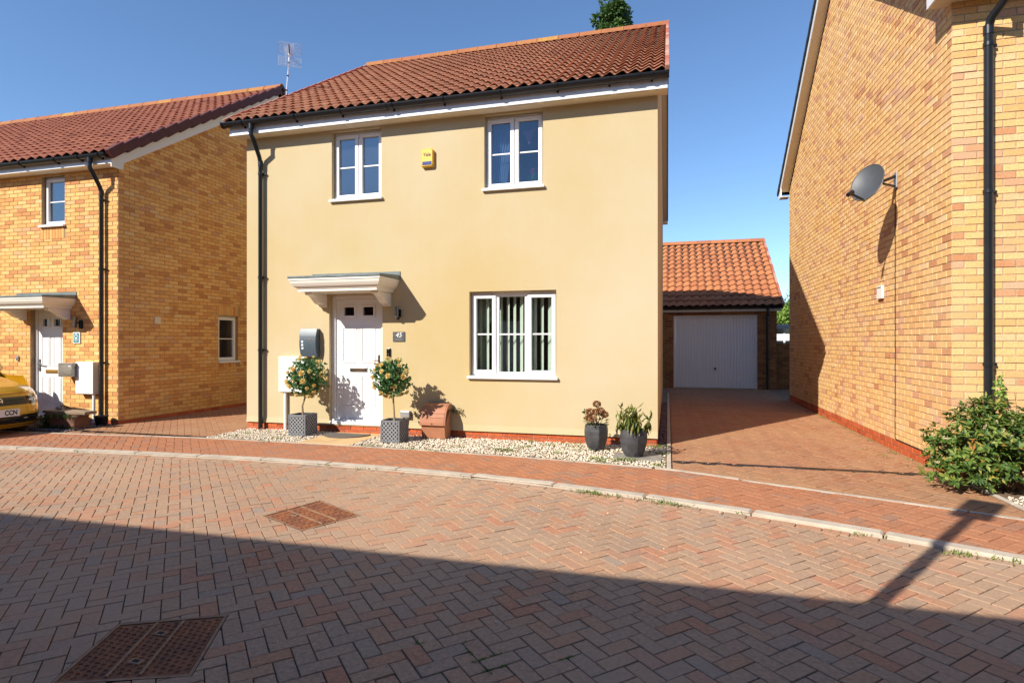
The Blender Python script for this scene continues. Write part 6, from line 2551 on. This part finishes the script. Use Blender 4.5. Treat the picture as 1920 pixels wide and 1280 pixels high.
# ================================================================== BEHIND THE VIEWER: what throws the foreground shadow
op = thing('house', 'brick terrace behind the viewer whose eaves shade the lower part of the road', 'house', (-8, -6, 0))
OYE, OZE = -2.35, 4.92
m = MB()
m.box(-24, 9, -11.0, -2.06, -.05, 4.75)
ow = m.build('wall', 'brick_opposite', op)
for x0_ in (-18.6, -13.2, -7.6, -2.0, 3.4):
    MB().box(x0_, x0_ + 1.2, -2.08, -2.03, .9, 2.1).build('window', 'upvc', ow)
    MB().box(x0_, x0_ + 1.0, -2.08, -2.03, 3.5, 4.6).build('window', 'upvc', ow)
    MB().box(x0_ + 2.2, x0_ + 3.1, -2.08, -2.03, .05, 2.1).build('door', 'door_white', ow)
m = MB()
slab(m, -24.2, 9.2, OYE, OZE, -6.55, 7.55, -.05, .03)
slab(m, -24.2, 9.2, -10.75, OZE, -6.55, 7.55, -.05, .03)
m.build('roof', 'tile_main', op)
m = MB()
m.box(-24.2, 9.2, OYE + .02, -2.07, 4.74, 4.80)
m.box(-24.2, 9.2, OYE, OYE + .02, 4.74, 4.90)
m.build('fascia', 'fascia', op)

lp = thing('lamp_post', 'lamp post beside the viewer whose box-headed shadow crosses the right pavement', 'lamp post', (0, 0, 0))
tip = Vector((*onZ(1835, 955, 0.0), 0.0))
hgt = 4.7
basep = tip - Vector((SUNV.x, SUNV.y, 0)) * (hgt / -SUNV.z)
lp.location = (basep.x, basep.y, ZR)
WL[lp] = Vector((basep.x, basep.y, ZR))
MB().tube([(basep.x, basep.y, ZR), (basep.x, basep.y, hgt - .15)], [.05, .045], 14).build('post', 'lamp_post', lp, smooth=True)
cr_ = Vector((SUNV.y, -SUNV.x, 0)).normalized()
dl_ = Vector((SUNV.x, SUNV.y, 0)).normalized()
MB().obox(basep + Vector((0, 0, hgt)), (cr_, dl_, (0, 0, 1)), (.135, .09, .21)).build('lantern', 'lamp_post', lp, bevel=.02)


# ================================================================== WEEDS
def tuft(mb, p, n, h, spread):
    for i in range(n):
        a = random.uniform(0, 6.28)
        q = Vector(p) + Vector((random.gauss(0, spread), random.gauss(0, spread * .5), 0))
        leaf(mb, q, (math.cos(a) * .6, math.sin(a) * .6, random.uniform(.4, 1.2)), (math.cos(a), math.sin(a), .3), h * random.uniform(.5, 1.2), h * .28)


m = MB()
for px, py, n in ((1095, 921, 26), (1118, 926, 34), (1150, 932, 10), (1206, 936, 14), (1240, 943, 16), (1262, 947, 16), (1290, 950, 6), (1595, 996, 8), (1620, 1003, 7), (1775, 1040, 6), (1815, 1042, 14), (1890, 1052, 16), (622, 872, 6), (685, 880, 8), (1384, 964, 5), (870, 895, 4), (170, 846, 3)):
    x, y = onZ(px, py, ZR)
    tuft(m, (x, min(y, KB(x) - KW - .008), ZR), n * 2, .042, .06)
tag(m.build('kerb_weeds', 'leaf_weed', fix=False), 'green weeds growing in the gutter along the pale kerb', 'weeds', kind='stuff')
m = MB()
for px, py, n in ((955, 845, 40), (935, 843, 30), (985, 838, 26), (1030, 835, 22), (1118, 860, 34), (1130, 865, 24), (1160, 862, 40), (1185, 863, 30), (1235, 850, 30), (1232, 872, 26), (1045, 850, 14), (1085, 838, 16), (970, 826, 14), (998, 828, 18), (1078, 832, 14), (1090, 845, 10), (690, 836, 12), (770, 842, 12), (860, 838, 12), (468, 812, 14), (440, 818, 12), (520, 822, 10), (1226, 838, 40), (1240, 832, 26), (500, 828, 8), (815, 845, 8)):
    x, y = onZ(px, py, 0.012)
    tuft(m, (x, min(y, 7.96), .010), int(n * 1.5), .042, .06)
tag(m.build('gravel_weeds', 'leaf_weed', fix=False), 'small green weeds scattered through the pale chippings', 'weeds', kind='stuff')
m = MB()
for i in range(90):
    x = random.uniform(.1, 2.8)
    y = random.uniform(6.3, 8.2) if random.random() < .5 else random.uniform(5.8, 10)
    if y < ED(x) + .1: continue
    tuft(m, (x, y, -.003), random.randint(2, 4), .014, .012)
for i in range(60):
    y = random.uniform(7.1, 12.5)
    tuft(m, (XRH - .03 - abs(random.gauss(0, .05)), y, 0), random.randint(3, 9), .03, .03)
for px, py, n in ((1735, 866, 1), (1660, 858, 10), (1700, 874, 8), (1750, 905, 14), (1790, 908, 10), (1622, 843, 12), (1655, 853, 16), (1590, 796, 10), (1550, 783, 10)):
    x, y = onZ(px, py, 0)
    tuft(m, (x, y, 0), n, .03, .04)
x, y = onZ(1738, 890, 0)
for a, l in ((2.6, .16), (2.9, .10), (.4, .09), (1.5, .07)):
    leaf(m, (x, y, .0), (math.cos(a), -.2, .8 if l > .1 else .3), (0, -1, .5), l, l * .35)
tag(m.build('drive_weeds', 'leaf_weed', fix=False), 'weeds in the block joints and along the wall of the right driveway', 'weeds', kind='stuff')
m = MB()
for px, py in ((790, 1208), (800, 1205), (858, 1212), (868, 1222), (880, 1236), (886, 1243), (920, 1248), (935, 1250), (912, 1256), (1058, 1232), (1064, 1230), (770, 1212), (920, 1236)):
    x, y = onZ(px, py, ZR)
    bp = min((p for q_ in ROADPOL for p in q_[0]), key=lambda p: (p[0] - x) ** 2 + (p[1] - y) ** 2)
    dirj = random.choice([(.7, .7), (.7, -.7)])
    for q in range(26):
        s_ = random.uniform(-.035, .035)
        leaf(m, (bp[0] + dirj[0] * s_ + random.gauss(0, .002), bp[1] + dirj[1] * s_ + random.gauss(0, .002), ZR - .004), rdir() + Vector((0, 0, .8)), (0, 0, 1), .011, .008)
tag(m.build('joint_moss', 'leaf_weed', fix=False), 'green moss tufts in the block joints of the shaded road', 'moss', kind='stuff')
m = MB()
pts = []
for px, py in ((1165, 949), (1010, 948), (1350, 960), (955, 908), (1090, 1036), (812, 982), (1245, 1029), (910, 907), (1026, 1095), (927, 1112), (930, 1167), (520, 1203), (105, 1030), (1140, 962), (1330, 1300)):
    x, y = onZ(px, py, ZR)
    pts.append((x, y, ZR + .003))
pebbles('loose_stones', 'pebble', 'a few pale stones lying loose on the road blocks', pts, .004, .010, cat='stones')
